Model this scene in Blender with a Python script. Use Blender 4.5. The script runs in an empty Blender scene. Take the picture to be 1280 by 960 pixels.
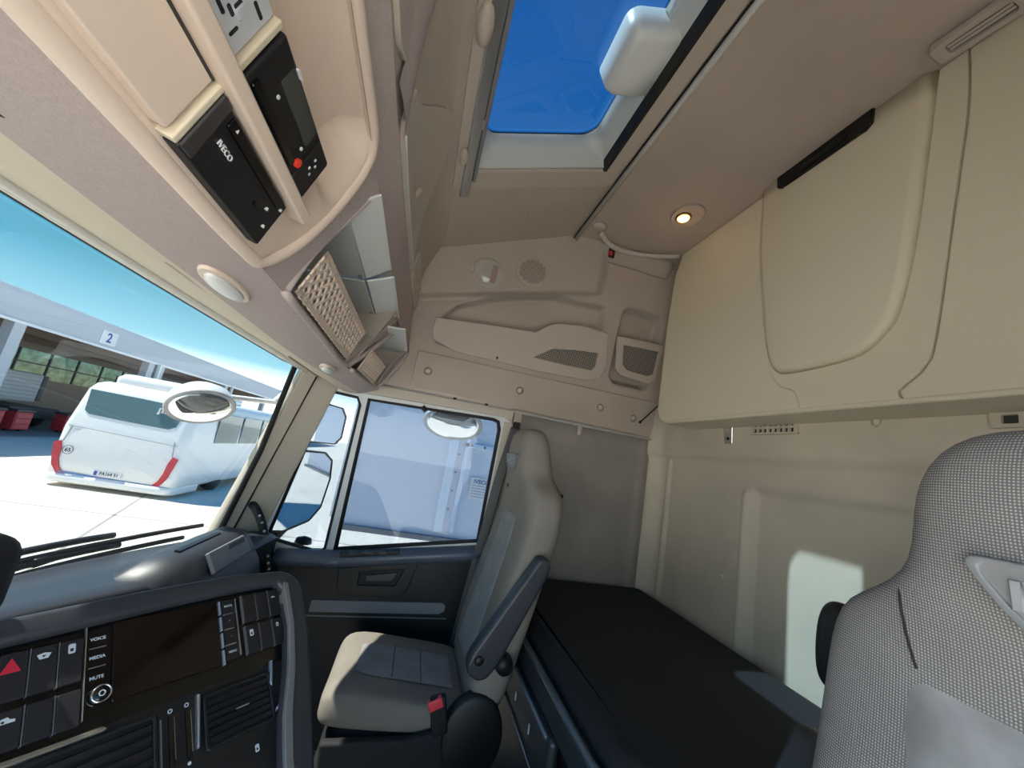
import bpy, bmesh, math, random
from mathutils import Matrix, Vector
from math import sin, cos, pi, radians, sqrt
random.seed(7)
scn = bpy.context.scene
COL = scn.collection

# ------------------------------------------------------------------ camera
CAM = Vector((-0.75, 0.0, 1.33))
cd = bpy.data.cameras.new('camera'); cam = bpy.data.objects.new('camera', cd); COL.objects.link(cam)
right = Vector((-0.2315734, -0.95700854, 0.17466655)); down = Vector((0.14718649, -0.21194766, -0.9661337)); fwd = Vector((0.96161837, -0.19802231, 0.18994016))
R = Matrix((right, -down, -fwd)).transposed().to_4x4()
cam.matrix_world = Matrix.Translation(CAM) @ R
cd.sensor_width = 36; cd.lens = 490 / 1280 * 36; cd.clip_start = 0.01; cd.clip_end = 500
scn.camera = cam

# ------------------------------------------------------------------ world, sun, exposure
w = bpy.data.worlds.new('sky'); scn.world = w; w.use_nodes = True
nt = w.node_tree; nt.nodes.clear()
tc = nt.nodes.new('ShaderNodeTexCoord'); sx = nt.nodes.new('ShaderNodeSeparateXYZ'); rp = nt.nodes.new('ShaderNodeValToRGB')
bg = nt.nodes.new('ShaderNodeBackground'); wo = nt.nodes.new('ShaderNodeOutputWorld')
nt.links.new(tc.outputs['Generated'], sx.inputs[0]); nt.links.new(sx.outputs['Z'], rp.inputs[0])
nt.links.new(rp.outputs[0], bg.inputs[0]); nt.links.new(bg.outputs[0], wo.inputs[0])
els = rp.color_ramp.elements
els[0].position = 0.0; els[0].color = (1.0, 1.0, 1.0, 1)
els[1].position = 1.0; els[1].color = (0.006, 0.066, 0.225, 1)
e = els.new(0.045); e.color = (0.80, 0.86, 0.92, 1)
e = els.new(0.11); e.color = (0.15, 0.29, 0.36, 1)
e = els.new(0.22); e.color = (0.040, 0.165, 0.24, 1)
e = els.new(0.55); e.color = (0.016, 0.125, 0.31, 1)
bg.inputs[1].default_value = 1.6
sd = bpy.data.lights.new('sun', 'SUN'); sun = bpy.data.objects.new('sun', sd); COL.objects.link(sun)
sd.energy = 5.0; sd.angle = radians(0.6); sd.color = (1.0, 0.95, 0.86)
SUNDIR = Vector((-0.015, -0.565, -0.822)).normalized()
sun.rotation_euler = SUNDIR.to_track_quat('-Z', 'Y').to_euler(); sun.location = (0, 20, 30)
scn.view_settings.view_transform = 'Standard'; scn.view_settings.look = 'None'
scn.view_settings.gamma = 1.0; scn.view_settings.use_curve_mapping = False
scn.view_settings.exposure = 2.05

# ------------------------------------------------------------------ materials
MATS = {}
def lin(c):
    return tuple(((x / 255) / 12.92 if x / 255 <= 0.04045 else ((x / 255 + 0.055) / 1.055) ** 2.4) for x in c) + (1,)
def N(nt, t, **kw):
    n = nt.nodes.new(t)
    for k, v in kw.items():
        setattr(n, k, v)
    return n
def mat(name, col, rough=0.6, metal=0.0, grain=0.0, gscale=300.0, mottle=0.0, mscale=6.0, spec=0.5, weave=0.0, wscale=110.0, coat=0.0):
    if name in MATS: return MATS[name]
    m = bpy.data.materials.new(name); m.use_nodes = True; nt = m.node_tree; b = nt.nodes['Principled BSDF']
    c = col if len(col) == 4 else tuple(col) + (1,)
    b.inputs['Base Color'].default_value = c; b.inputs['Roughness'].default_value = rough; b.inputs['Metallic'].default_value = metal
    b.inputs['Specular IOR Level'].default_value = spec; b.inputs['Coat Weight'].default_value = coat
    tc = N(nt, 'ShaderNodeTexCoord'); src = None
    if mottle > 0:
        no = N(nt, 'ShaderNodeTexNoise'); no.inputs['Scale'].default_value = mscale; no.inputs['Detail'].default_value = 5
        nt.links.new(tc.outputs['Object'], no.inputs['Vector'])
        mr = N(nt, 'ShaderNodeMapRange'); mr.inputs[1].default_value = 0.3; mr.inputs[2].default_value = 0.7
        mr.inputs[3].default_value = 1 - mottle; mr.inputs[4].default_value = 1 + mottle
        nt.links.new(no.outputs['Fac'], mr.inputs[0])
        mx = N(nt, 'ShaderNodeVectorMath', operation='SCALE'); mx.inputs[0].default_value = c[:3]
        nt.links.new(mr.outputs[0], mx.inputs['Scale']); src = mx.outputs[0]
    if weave > 0:
        w1 = N(nt, 'ShaderNodeTexWave', wave_type='BANDS', bands_direction='X'); w2 = N(nt, 'ShaderNodeTexWave', wave_type='BANDS', bands_direction='Z')
        for q in (w1, w2):
            q.inputs['Scale'].default_value = wscale; q.inputs['Distortion'].default_value = 0.6; q.inputs['Detail'].default_value = 1
            nt.links.new(tc.outputs['Object'], q.inputs['Vector'])
        ml = N(nt, 'ShaderNodeMath', operation='MULTIPLY'); nt.links.new(w1.outputs['Fac'], ml.inputs[0]); nt.links.new(w2.outputs['Fac'], ml.inputs[1])
        mr2 = N(nt, 'ShaderNodeMapRange'); mr2.inputs[3].default_value = 1 - weave; mr2.inputs[4].default_value = 1 + weave
        nt.links.new(ml.outputs[0], mr2.inputs[0])
        s2 = N(nt, 'ShaderNodeVectorMath', operation='SCALE')
        if src: nt.links.new(src, s2.inputs[0])
        else: s2.inputs[0].default_value = c[:3]
        nt.links.new(mr2.outputs[0], s2.inputs['Scale']); src = s2.outputs[0]
        bp = N(nt, 'ShaderNodeBump'); bp.inputs['Strength'].default_value = 0.5; bp.inputs['Distance'].default_value = 0.0008
        nt.links.new(ml.outputs[0], bp.inputs['Height']); nt.links.new(bp.outputs[0], b.inputs['Normal'])
    if src: nt.links.new(src, b.inputs['Base Color'])
    if grain > 0 and weave == 0:
        n2 = N(nt, 'ShaderNodeTexNoise'); n2.inputs['Scale'].default_value = gscale; n2.inputs['Detail'].default_value = 2
        nt.links.new(tc.outputs['Object'], n2.inputs['Vector'])
        bp = N(nt, 'ShaderNodeBump'); bp.inputs['Strength'].default_value = grain; bp.inputs['Distance'].default_value = 0.001
        nt.links.new(n2.outputs['Fac'], bp.inputs['Height']); nt.links.new(bp.outputs[0], b.inputs['Normal'])
    MATS[name] = m
    return m
def emit(name, col, s):
    if name in MATS: return MATS[name]
    m = bpy.data.materials.new(name); m.use_nodes = True; b = m.node_tree.nodes['Principled BSDF']
    b.inputs['Base Color'].default_value = tuple(col) + (1,); b.inputs['Emission Color'].default_value = tuple(col) + (1,); b.inputs['Emission Strength'].default_value = s
    MATS[name] = m; return m
def glass(name, tint, refl=0.07):
    m = bpy.data.materials.new(name); m.use_nodes = True; nt = m.node_tree; nt.nodes.clear()
    o = N(nt, 'ShaderNodeOutputMaterial'); t = N(nt, 'ShaderNodeBsdfTransparent'); g = N(nt, 'ShaderNodeBsdfGlossy'); mx = N(nt, 'ShaderNodeMixShader')
    t.inputs[0].default_value = tuple(tint) + (1,); g.inputs['Roughness'].default_value = 0.0
    lw = N(nt, 'ShaderNodeLayerWeight'); lw.inputs[0].default_value = 0.5
    p5 = N(nt, 'ShaderNodeMath', operation='POWER'); p5.inputs[1].default_value = 4.0; nt.links.new(lw.outputs['Facing'], p5.inputs[0])
    sc = N(nt, 'ShaderNodeMath', operation='MULTIPLY_ADD'); sc.inputs[1].default_value = 0.85; sc.inputs[2].default_value = refl; sc.use_clamp = True
    nt.links.new(p5.outputs[0], sc.inputs[0]); nt.links.new(sc.outputs[0], mx.inputs[0])
    nt.links.new(t.outputs[0], mx.inputs[1]); nt.links.new(g.outputs[0], mx.inputs[2]); nt.links.new(mx.outputs[0], o.inputs[0])
    MATS[name] = m; return m
def perforated(name, col, dark, scale):
    m = bpy.data.materials.new(name); m.use_nodes = True; nt = m.node_tree; b = nt.nodes['Principled BSDF']; b.inputs['Roughness'].default_value = 0.7
    tc = N(nt, 'ShaderNodeTexCoord'); vo = N(nt, 'ShaderNodeTexVoronoi'); vo.inputs['Scale'].default_value = scale; vo.inputs['Randomness'].default_value = 0.0
    vo.voronoi_dimensions = '2D'
    nt.links.new(tc.outputs['Object'], vo.inputs['Vector'])
    lt = N(nt, 'ShaderNodeMath', operation='LESS_THAN'); lt.inputs[1].default_value = 0.42; nt.links.new(vo.outputs['Distance'], lt.inputs[0])
    mx = N(nt, 'ShaderNodeMix', data_type='RGBA'); mx.inputs['A'].default_value = col; mx.inputs['B'].default_value = dark
    nt.links.new(lt.outputs[0], mx.inputs['Factor']); nt.links.new(mx.outputs['Result'], b.inputs['Base Color'])
    MATS[name] = m; return m

cloth = mat('header_cloth', (0.45, 0.375, 0.355), 0.95, grain=0.35, gscale=500, mottle=0.05, mscale=200, spec=0.2)
cream = mat('cream_plastic', (0.75, 0.61, 0.50), 0.5, grain=0.08, gscale=700)
beige = mat('beige_lining', (0.60, 0.52, 0.41), 0.85, grain=0.15, gscale=500)
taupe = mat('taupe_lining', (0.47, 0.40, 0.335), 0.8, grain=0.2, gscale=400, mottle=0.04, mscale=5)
taupe2 = mat('taupe_plastic', (0.52, 0.445, 0.375), 0.55, grain=0.1, gscale=600)
ceilm = mat('ceiling_cloth', (0.50, 0.415, 0.345), 0.95, grain=0.25, gscale=500, mottle=0.05, mscale=4, spec=0.2)
bunkm = mat('khaki_bunk_plastic', (0.78, 0.69, 0.525), 0.5, grain=0.12, gscale=500)
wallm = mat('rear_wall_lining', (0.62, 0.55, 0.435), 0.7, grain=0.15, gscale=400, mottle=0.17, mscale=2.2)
black = mat('black_plastic', (0.006, 0.006, 0.0075), 0.5, grain=0.08, gscale=800)
blacks = mat('black_soft', (0.010, 0.010, 0.013), 0.75, grain=0.25, gscale=700)
gloss = mat('black_gloss', (0.003, 0.003, 0.0035), 0.12)
dgrey = mat('dark_grey_plastic', (0.030, 0.034, 0.043), 0.42, grain=0.2, gscale=700)
mgrey = mat('mid_grey_plastic', (0.20, 0.205, 0.22), 0.5)
lgrey = mat('light_grey_plastic', (0.56, 0.56, 0.55), 0.45)
silver = mat('silver_trim', (0.55, 0.56, 0.58), 0.3, metal=0.9)
zinc = mat('zinc_sheet', (0.70, 0.72, 0.77), 0.42, metal=0.35)
chrome = mat('chrome', (0.75, 0.75, 0.76), 0.15, metal=1.0)
white = mat('white_paint', (0.74, 0.74, 0.74), 0.35, coat=0.3)
whitep = mat('white_plastic', (0.72, 0.73, 0.70), 0.4)
red = mat('red_plastic', (0.62, 0.03, 0.04), 0.4)
rubber = mat('rubber_seal', (0.01, 0.01, 0.011), 0.7)
pillar_m = mat('pillar_lining', (0.50, 0.45, 0.37), 0.6, grain=0.1)
frame_m = mat('door_frame_paint', (0.60, 0.62, 0.62), 0.4)
mattress_m = mat('mattress_cover', (0.010, 0.011, 0.014), 0.85, grain=0.3, gscale=500)
bedrail_m = mat('bed_frame_steel', (0.035, 0.045, 0.055), 0.4, metal=0.3)
seat_d = mat('driver_seat_weave', (0.38, 0.36, 0.35), 0.95, weave=0.55, wscale=120, mottle=0.08, mscale=9, spec=0.1)
suede_d = mat('driver_seat_suede', (0.31, 0.307, 0.312), 0.95, mottle=0.22, mscale=22, spec=0.1)
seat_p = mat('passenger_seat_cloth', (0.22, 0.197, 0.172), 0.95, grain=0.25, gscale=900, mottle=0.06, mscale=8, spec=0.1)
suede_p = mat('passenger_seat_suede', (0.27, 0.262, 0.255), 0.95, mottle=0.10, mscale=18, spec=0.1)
concrete = mat('concrete_yard', (0.64, 0.595, 0.51), 0.9, mottle=0.06, mscale=0.6)
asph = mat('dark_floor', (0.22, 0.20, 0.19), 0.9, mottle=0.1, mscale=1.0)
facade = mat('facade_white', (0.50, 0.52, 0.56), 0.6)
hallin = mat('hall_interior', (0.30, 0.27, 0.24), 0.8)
mirror_m = mat('mirror_glass', (0.92, 0.93, 0.94), 0.02, metal=1.0)
busglass = mat('bus_tinted_glass', (0.10, 0.16, 0.17), 0.05)
inkw = mat('white_print', (0.75, 0.76, 0.78), 0.5)
inkb = mat('blue_print', (0.03, 0.07, 0.35), 0.5)
inkk = mat('black_print', (0.02, 0.02, 0.025), 0.5)
ws_glass = glass('windscreen_glass', (0.42, 0.445, 0.435), refl=0.11)  # windscreen and side tints darker than real glass, dimming the outside
side_glass = glass('side_window_glass', (0.45, 0.49, 0.52), refl=0.03)
hatch_glass = glass('hatch_glass', (0.36, 0.44, 0.50))
lens_glass = glass('lamp_lens', (0.9, 0.9, 0.88))
perf = perforated('perforated_pocket', (0.40, 0.355, 0.30, 1), (0.03, 0.028, 0.025, 1), 130)

# ------------------------------------------------------------------ object helpers
ROOTLOC = {}
def parent_to(o, p):
    if p is None: return
    o.parent = p
    chain = ROOTLOC.get(p.name, Matrix.Identity(4))
    o.matrix_parent_inverse = chain.inverted()
def thing(name, label, cat, loc=(0, 0, 0), group=None):
    o = bpy.data.objects.new(name, None); COL.objects.link(o); o.location = loc; o.empty_display_size = 0.05
    o['label'] = label; o['category'] = cat
    if group: o['group'] = group
    ROOTLOC[o.name] = Matrix.Translation(Vector(loc))
    return o
def tag(o, label, cat=None, group=None, kind=None):
    o['label'] = label
    if cat: o['category'] = cat
    if group: o['group'] = group
    if kind: o['kind'] = kind
    return o
def st(o, label=None, cat=None):
    o['kind'] = 'structure'
    if label: o['label'] = label
    if cat: o['category'] = cat
    return o
def link(name, me, m, parent=None, M=None, smooth=False, bevel=0.0, seg=2, solid=0.0, sub=0, angle=35):
    o = bpy.data.objects.new(name, me); COL.objects.link(o)
    if m is not None:
        me.materials.clear(); me.materials.append(m)
    if M is not None: o.matrix_world = M
    ROOTLOC[o.name] = M.copy() if M is not None else Matrix.Identity(4)
    if parent is not None:
        mw = M.copy() if M is not None else Matrix.Identity(4)
        o.parent = parent; o.matrix_parent_inverse = ROOTLOC.get(parent.name, Matrix.Identity(4)).inverted()
        o.matrix_basis = mw
    if smooth:
        for p in me.polygons: p.use_smooth = True
    if solid:
        s = o.modifiers.new('solid', 'SOLIDIFY'); s.thickness = solid; s.offset = -1
    if bevel > 0:
        b = o.modifiers.new('bevel', 'BEVEL'); b.width = bevel; b.segments = seg; b.limit_method = 'ANGLE'; b.angle_limit = radians(angle)
        for p in me.polygons: p.use_smooth = True
        wn = o.modifiers.new('wn', 'WEIGHTED_NORMAL'); wn.keep_sharp = False
    if sub:
        s = o.modifiers.new('sub', 'SUBSURF'); s.levels = sub; s.render_levels = sub
    return o
def mesh(name, v, f, m, parent=None, M=None, recalc=True, **kw):
    me = bpy.data.meshes.new(name); me.from_pydata([tuple(p) for p in v], [], f); me.validate(); 
    if recalc:
        bm = bmesh.new(); bm.from_mesh(me); bmesh.ops.recalc_face_normals(bm, faces=bm.faces); bm.to_mesh(me); bm.free()
    return link(name, me, m, parent, M, **kw)
def box(name, c, d, m, parent=None, M=None, bevel=0.0, rot=None, **kw):
    x, y, z = d[0] / 2, d[1] / 2, d[2] / 2
    v = [(-x, -y, -z), (x, -y, -z), (x, y, -z), (-x, y, -z), (-x, -y, z), (x, -y, z), (x, y, z), (-x, y, z)]
    f = [(0, 3, 2, 1), (4, 5, 6, 7), (0, 1, 5, 4), (1, 2, 6, 5), (2, 3, 7, 6), (3, 0, 4, 7)]
    T = Matrix.Translation(Vector(c))
    if rot is not None: T = T @ rot
    if M is not None: T = M @ T
    return mesh(name, v, f, m, parent, T, bevel=bevel, **kw)
def fr(o, u, v):
    u = Vector(u).normalized(); v = Vector(v); v = (v - u * v.dot(u)).normalized(); n = u.cross(v)
    Mx = Matrix((u, v, n)).transposed().to_4x4(); Mx.translation = Vector(o); return Mx
def rrect(x0, y0, x1, y1, r, n=5):
    rs = r if isinstance(r, (list, tuple)) else (r, r, r, r)   # bl, br, tr, tl
    out = []
    for (cx, cy, a0, q) in ((x0, y0, pi, 0), (x1, y0, 1.5 * pi, 1), (x1, y1, 0, 2), (x0, y1, 0.5 * pi, 3)):
        rr = max(rs[q], 1e-5); px = cx + rr * (1 if cx == x0 else -1); py = cy + rr * (1 if cy == y0 else -1)
        for i in range(n + 1):
            a = a0 + 0.5 * pi * i / n; out.append((px + rr * cos(a), py + rr * sin(a)))
    return out
def circ(cx, cy, rx, ry=None, n=24):
    ry = ry or rx
    return [(cx + rx * cos(2 * pi * i / n), cy + ry * sin(2 * pi * i / n)) for i in range(n)]
def prism(name, loop, z0, z1, m, parent=None, M=None, holes=(), **kw):
    bm = bmesh.new(); es = []
    for lp in [loop] + list(holes):
        vs = [bm.verts.new((p[0], p[1], z0)) for p in lp]
        for i in range(len(vs)): es.append(bm.edges.new((vs[i], vs[(i + 1) % len(vs)])))
    if holes: r = bmesh.ops.triangle_fill(bm, use_beauty=True, use_dissolve=False, edges=es)
    else: bm.faces.new(list({v: None for e in es for v in e.verts}))
    ex = bmesh.ops.extrude_face_region(bm, geom=list(bm.faces))
    for g in ex['geom']:
        if isinstance(g, bmesh.types.BMVert): g.co.z = z1
    bmesh.ops.recalc_face_normals(bm, faces=bm.faces)
    me = bpy.data.meshes.new(name); bm.to_mesh(me); bm.free()
    return link(name, me, m, parent, M, **kw)
def loft(name, rings, m, parent=None, M=None, caps=True, closed=True, smooth=True, **kw):
    v = []; f = []; n = len(rings[0])
    for r in rings: v += [tuple(p) for p in r]
    for i in range(len(rings) - 1):
        for j in range(n if closed else n - 1):
            k = (j + 1) % n; f.append((i * n + j, i * n + k, (i + 1) * n + k, (i + 1) * n + j))
    if caps and closed:
        f.append(tuple(range(n))); f.append(tuple((len(rings) - 1) * n + j for j in range(n)))
    return mesh(name, v, f, m, parent, M, smooth=smooth, **kw)
def sheet(name, fn, nu, nv, m, parent=None, M=None, smooth=True, **kw):
    v = [fn(i / nu, j / nv) for i in range(nu + 1) for j in range(nv + 1)]
    f = [(i * (nv + 1) + j, (i + 1) * (nv + 1) + j, (i + 1) * (nv + 1) + j + 1, i * (nv + 1) + j + 1) for i in range(nu) for j in range(nv)]
    return mesh(name, v, f, m, parent, M, smooth=smooth, recalc=False, **kw)
def catmull(pts, n=6):
    P = [Vector(p) for p in pts]; out = []
    for i in range(len(P) - 1):
        a = P[max(i - 1, 0)]; b = P[i]; c = P[i + 1]; d = P[min(i + 2, len(P) - 1)]
        for k in range(n):
            t = k / n
            out.append(0.5 * ((2 * b) + (c - a) * t + (2 * a - 5 * b + 4 * c - d) * t * t + (3 * b - a - 3 * c + d) * t ** 3))
    out.append(P[-1]); return out
def tube(name, pts, r, m, parent=None, n=10, curve=0, flat=1.0, M=None, closed=False, **kw):
    P = catmull(pts, curve) if curve else [Vector(p) for p in pts]
    rings = []; prev = None
    for i, p in enumerate(P):
        t = (P[min(i + 1, len(P) - 1)] - P[max(i - 1, 0)]).normalized()
        if prev is None:
            a = Vector((0, 0, 1)) if abs(t.z) < 0.9 else Vector((1, 0, 0)); s = t.cross(a).normalized()
        else: s = (prev - t * prev.dot(t)).normalized()
        prev = s; q = t.cross(s)
        rr = r(i / (len(P) - 1)) if callable(r) else r
        rings.append([p + s * rr * cos(2 * pi * k / n) + q * rr * flat * sin(2 * pi * k / n) for k in range(n)])
    return loft(name, rings, m, parent, M, **kw)
def lathe(name, prof, m, parent=None, M=None, n=24, **kw):
    rings = [[(r * cos(2 * pi * k / n), r * sin(2 * pi * k / n), z) for k in range(n)] for r, z in prof]
    return loft(name, rings, m, parent, M, **kw)
def text(name, s, size, m, parent, M, depth=0.0006, align='CENTER', bold=False, sx=1.0):
    cu = bpy.data.curves.new(name, 'FONT'); cu.body = s; cu.size = size; cu.extrude = depth; cu.align_x = align; cu.align_y = 'CENTER'
    cu.offset = size * 0.02 if bold else 0.0
    tmp = bpy.data.objects.new('tmp', cu); COL.objects.link(tmp)
    dg = bpy.context.evaluated_depsgraph_get(); me = bpy.data.meshes.new_from_object(tmp.evaluated_get(dg))
    bpy.data.objects.remove(tmp); bpy.data.curves.remove(cu)
    return link(name, me, m, parent, M @ Matrix.Diagonal((sx, 1, 1, 1)))
def joined(name, boxes, m, parent=None, M=None, **kw):
    """many small boxes (center, dims, rotz) -> one mesh"""
    v = []; f = []
    for c, d, a in boxes:
        k = len(v); ca, sa = cos(a), sin(a)
        for sx_, sy_, sz_ in ((-1, -1, -1), (1, -1, -1), (1, 1, -1), (-1, 1, -1), (-1, -1, 1), (1, -1, 1), (1, 1, 1), (-1, 1, 1)):
            x, y = sx_ * d[0] / 2, sy_ * d[1] / 2
            v.append((c[0] + x * ca - y * sa, c[1] + x * sa + y * ca, c[2] + sz_ * d[2] / 2))
        f += [tuple(k + i for i in q) for q in ((0, 3, 2, 1), (4, 5, 6, 7), (0, 1, 5, 4), (1, 2, 6, 5), (2, 3, 7, 6), (3, 0, 4, 7))]
    return mesh(name, v, f, m, parent, M, **kw)
def ss(a, b, x):
    t = min(1, max(0, (x - a) / (b - a))); return t * t * (3 - 2 * t)
def lerp_tab(tab, x):
    if x <= tab[0][0]: return Vector(tab[0][1:])
    for p, q in zip(tab, tab[1:]):
        if x <= q[0]:
            t = (x - p[0]) / (q[0] - p[0]); t = t * t * (3 - 2 * t) if len(tab) > 2 else t
            return Vector(p[1:]).lerp(Vector(q[1:]), t)
    return Vector(tab[-1][1:])
def lint(tab, x):
    if x <= tab[0][0]: return tab[0][1]
    for p, q in zip(tab, tab[1:]):
        if x <= q[0]: return p[1] + (q[1] - p[1]) * (x - p[0]) / (q[0] - p[0])
    return tab[-1][1]
def sd_rr(x, y, x0, y0, x1, y1, r):
    cx, cy = (x0 + x1) / 2, (y0 + y1) / 2; qx = abs(x - cx) - (x1 - x0) / 2 + r; qy = abs(y - cy) - (y1 - y0) / 2 + r
    return sqrt(max(qx, 0) ** 2 + max(qy, 0) ** 2) + min(max(qx, qy), 0) - r
XL, XR = -0.98, 1.08


# ================================================================== cab shell
st(box('floor', (0.05, -0.1, 0.10), (2.1, 2.1, 0.06), blacks), 'black rubber cab floor under the seats', 'floor')

# rear wall: relief sheet
def rear_y(x, z):
    y = -1.2
    y += 0.022 * ss(1.47, 1.50, z)                                     # upper step
    d = sd_rr(x, z, -0.40, 0.30, 0.49, 1.38, 0.04)
    y -= 0.020 * (1 - ss(-0.012, 0.012, d))                            # pressed field
    y += 0.014 * (1 - ss(0.012, 0.03, abs(x - 0.488))) * (1 - ss(1.34, 1.40, z))
    y += 0.05 * ss(0.97, 1.09, x) ** 2                                 # corner cove
    y += 0.012 * (1 - ss(0.006, 0.016, abs(x - 0.965))) * (1 - ss(1.44, 1.5, z))
    return y
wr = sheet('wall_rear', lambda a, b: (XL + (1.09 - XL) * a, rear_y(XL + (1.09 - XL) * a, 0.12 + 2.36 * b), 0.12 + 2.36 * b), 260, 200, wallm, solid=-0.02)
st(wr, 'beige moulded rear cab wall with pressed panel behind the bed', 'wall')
lathe('wall_button', [(0.0, 0.006), (0.009, 0.005), (0.011, 0.0)], lgrey, wr, fr((0.59, rear_y(0.59, 1.05) + 0.0, 1.05), (1, 0, 0), (0, 0, 1)) @ Matrix.Rotation(pi, 4, 'X'), n=12)
lathe('wall_button', [(0.0, 0.008), (0.010, 0.006), (0.013, 0.0)], beige, wr, fr((0.059, rear_y(0.059, 1.60), 1.605), (-1, 0, 0), (0, 0, 1)), n=12)

# side wall below the header rail (behind the door) with corner ridges
def side_low(a, b):
    y = -0.40 - 0.80 * a; z = 0.12 + 1.46 * b
    x = 1.08 - 0.012 * (1 - ss(0.008, 0.02, abs(y + 1.10))) - 0.05 * ss(-1.10, -1.22, y) if False else 1.08
    x -= 0.012 * (1 - ss(0.008, 0.022, abs(y + 1.12)))
    return (x, y, z)
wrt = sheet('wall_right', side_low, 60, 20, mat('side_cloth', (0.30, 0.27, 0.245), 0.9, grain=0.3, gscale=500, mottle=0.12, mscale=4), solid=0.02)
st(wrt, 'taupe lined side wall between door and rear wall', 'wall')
# hook on side wall
hk = box('coat_hook', (1.066, -0.75, 1.535), (0.02, 0.022, 0.05), taupe2, None, bevel=0.006); tag(hk, 'small taupe coat hook under the side header rail', 'hook')

wl_ = mesh('wall_left', [(-0.985, 0.75, 1.62), (-0.985, -0.50, 1.62), (-0.985, -0.60, 1.30), (-0.985, -0.60, 0.12), (-0.985, -1.22, 0.12), (-0.985, -1.22, 2.46), (-0.985, -0.52, 2.46), (-0.985, 0.1, 2.22), (-0.985, 0.75, 1.70)], [(0, 1, 2, 3, 4, 5, 6, 7, 8)], taupe, solid=0.02)
st(wl_, 'taupe lined driver side wall around the open driver door', 'wall')
# upper side moulding : leaning relief panel. plane .81x+.15z = 1.1103
UP = Vector((-0.15, 0, 0.81)).normalized(); INW = Vector((-0.81, 0, -0.15)).normalized()
def side_pt(y, z, h):
    x = (1.1103 - 0.15 * z) / 0.81
    return Vector((x, y, z)) + INW * h
def side_h(y, z):
    h = 0.0
    # lamp bulge
    low = lint([(-0.80, 2.23), (-0.47, 2.150), (0.05, 2.005), (0.2, 1.96)], y)
    rgt = ss(-0.735, -0.665, y)
    h += 0.032 * ss(low - 0.008, low + 0.012, z) * rgt - 0.010 * (1 - ss(0.0, 0.022, abs(z - low + 0.018))) * rgt
    # long tray recess
    top = lint([(-0.80, 2.165), (-0.5, 2.155), (-0.25, 2.09), (-0.05, 2.00), (0.02, 1.93)], y)
    k = ss(0.0, 0.028, (top - z)) * ss(-0.775, -0.735, y) * (1 - ss(-0.02, 0.03, y)) * ss(1.79, 1.81, z)
    h -= 0.055 * k
    # cubby
    d = sd_rr(y, z, -1.085, 1.80, -0.855, 2.185, 0.05)
    h -= 0.06 * (1 - ss(-0.02, 0.008, d))
    return h
ZU0, ZU1 = 1.565, 2.50
wu = sheet('wall_right_upper', lambda a, b: side_pt(0.50 - 1.71 * a, ZU0 + (ZU1 - ZU0) * b, side_h(0.50 - 1.71 * a, ZU0 + (ZU1 - ZU0) * b)), 250, 150, taupe, solid=0.012)
st(wu, 'taupe moulded upper side wall with storage tray above the side window', 'wall')
def SF(y, z, h=0.0):   # local frame on the side panel: x = rearward, y = up, z = into cab
    o = side_pt(y, z, h)
    return fr(o, (0, -1, 0), UP) if fr(o, (0, -1, 0), UP).col[2].xyz.dot(INW) > 0 else fr(o, (0, 1, 0), UP)
S0 = SF(0.0, 1.78, 0.0)
S0sx = -1 if S0.col[0].y < 0 else 1
def sl(y, z):  # (y,z) -> local coords in S0
    p = S0.inverted() @ side_pt(y, z, 0); return (p.x, p.y)
# lower strip with screw caps
strip = prism('header_strip', [sl(0.09, 1.578), sl(-1.145, 1.572), sl(-1.137, 1.752), sl(0.088, 1.745)], 0.0, 0.012, taupe, wu, S0, bevel=0.004)
for y_, z_ in ((0.025, 1.662), (-0.414, 1.665), (-0.835, 1.668), (-1.024, 1.65)):
    lathe('screw_cap', [(0.0, 0.018), (0.008, 0.0185), (0.012, 0.016), (0.014, 0.012), (0.018, 0.0125)], taupe2, wu, SF(y_, z_), n=16)
# pocket panel
pk = prism('pocket_panel', [sl(0.042, 1.906), sl(0.046, 1.85), sl(0.03, 1.805), sl(-0.08, 1.775), sl(-0.45, 1.772), sl(-0.74, 1.782), sl(-0.80, 1.81), sl(-0.82, 1.87), sl(-0.79, 2.03), sl(-0.66, 2.035), sl(-0.52, 2.015), sl(-0.475, 1.99), sl(-0.43, 1.95), sl(-0.25, 1.935)],
           0.008, 0.018, taupe2, wu, S0, holes=[[sl(-0.445, 1.832), sl(-0.62, 1.832), sl(-0.745, 1.835), sl(-0.762, 1.86), sl(-0.76, 1.925), sl(-0.64, 1.912), sl(-0.53, 1.893)]], bevel=0.003)
prism('pocket_mesh', [sl(-0.43, 1.825), sl(-0.75, 1.828), sl(-0.770, 1.855), sl(-0.765, 1.932), sl(-0.52, 1.90)], 0.004, 0.010, perf, pk, S0)
lathe('screw_hole', [(0.0, 0.0186), (0.006, 0.0186), (0.006, 0.017)], inkk, pk, SF(-0.272, 1.79), n=12)
# small net pocket
cp = prism('net_pocket', [sl(-0.842, 2.03), sl(-0.868, 1.87), sl(-0.90, 1.845), sl(-1.06, 1.835), sl(-1.095, 1.86), sl(-1.108, 2.045)], 0.008, 0.018, taupe2, wu, S0,
           holes=[[sl(-0.886, 1.995), sl(-0.902, 1.90), sl(-0.93, 1.878), sl(-1.05, 1.872), sl(-1.078, 1.89), sl(-1.082, 2.005)]], bevel=0.003)
prism('pocket_mesh', [sl(-0.88, 2.0), sl(-0.90, 1.87), sl(-1.08, 1.868), sl(-1.088, 2.01)], 0.004, 0.010, perf, cp, S0)
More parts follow.
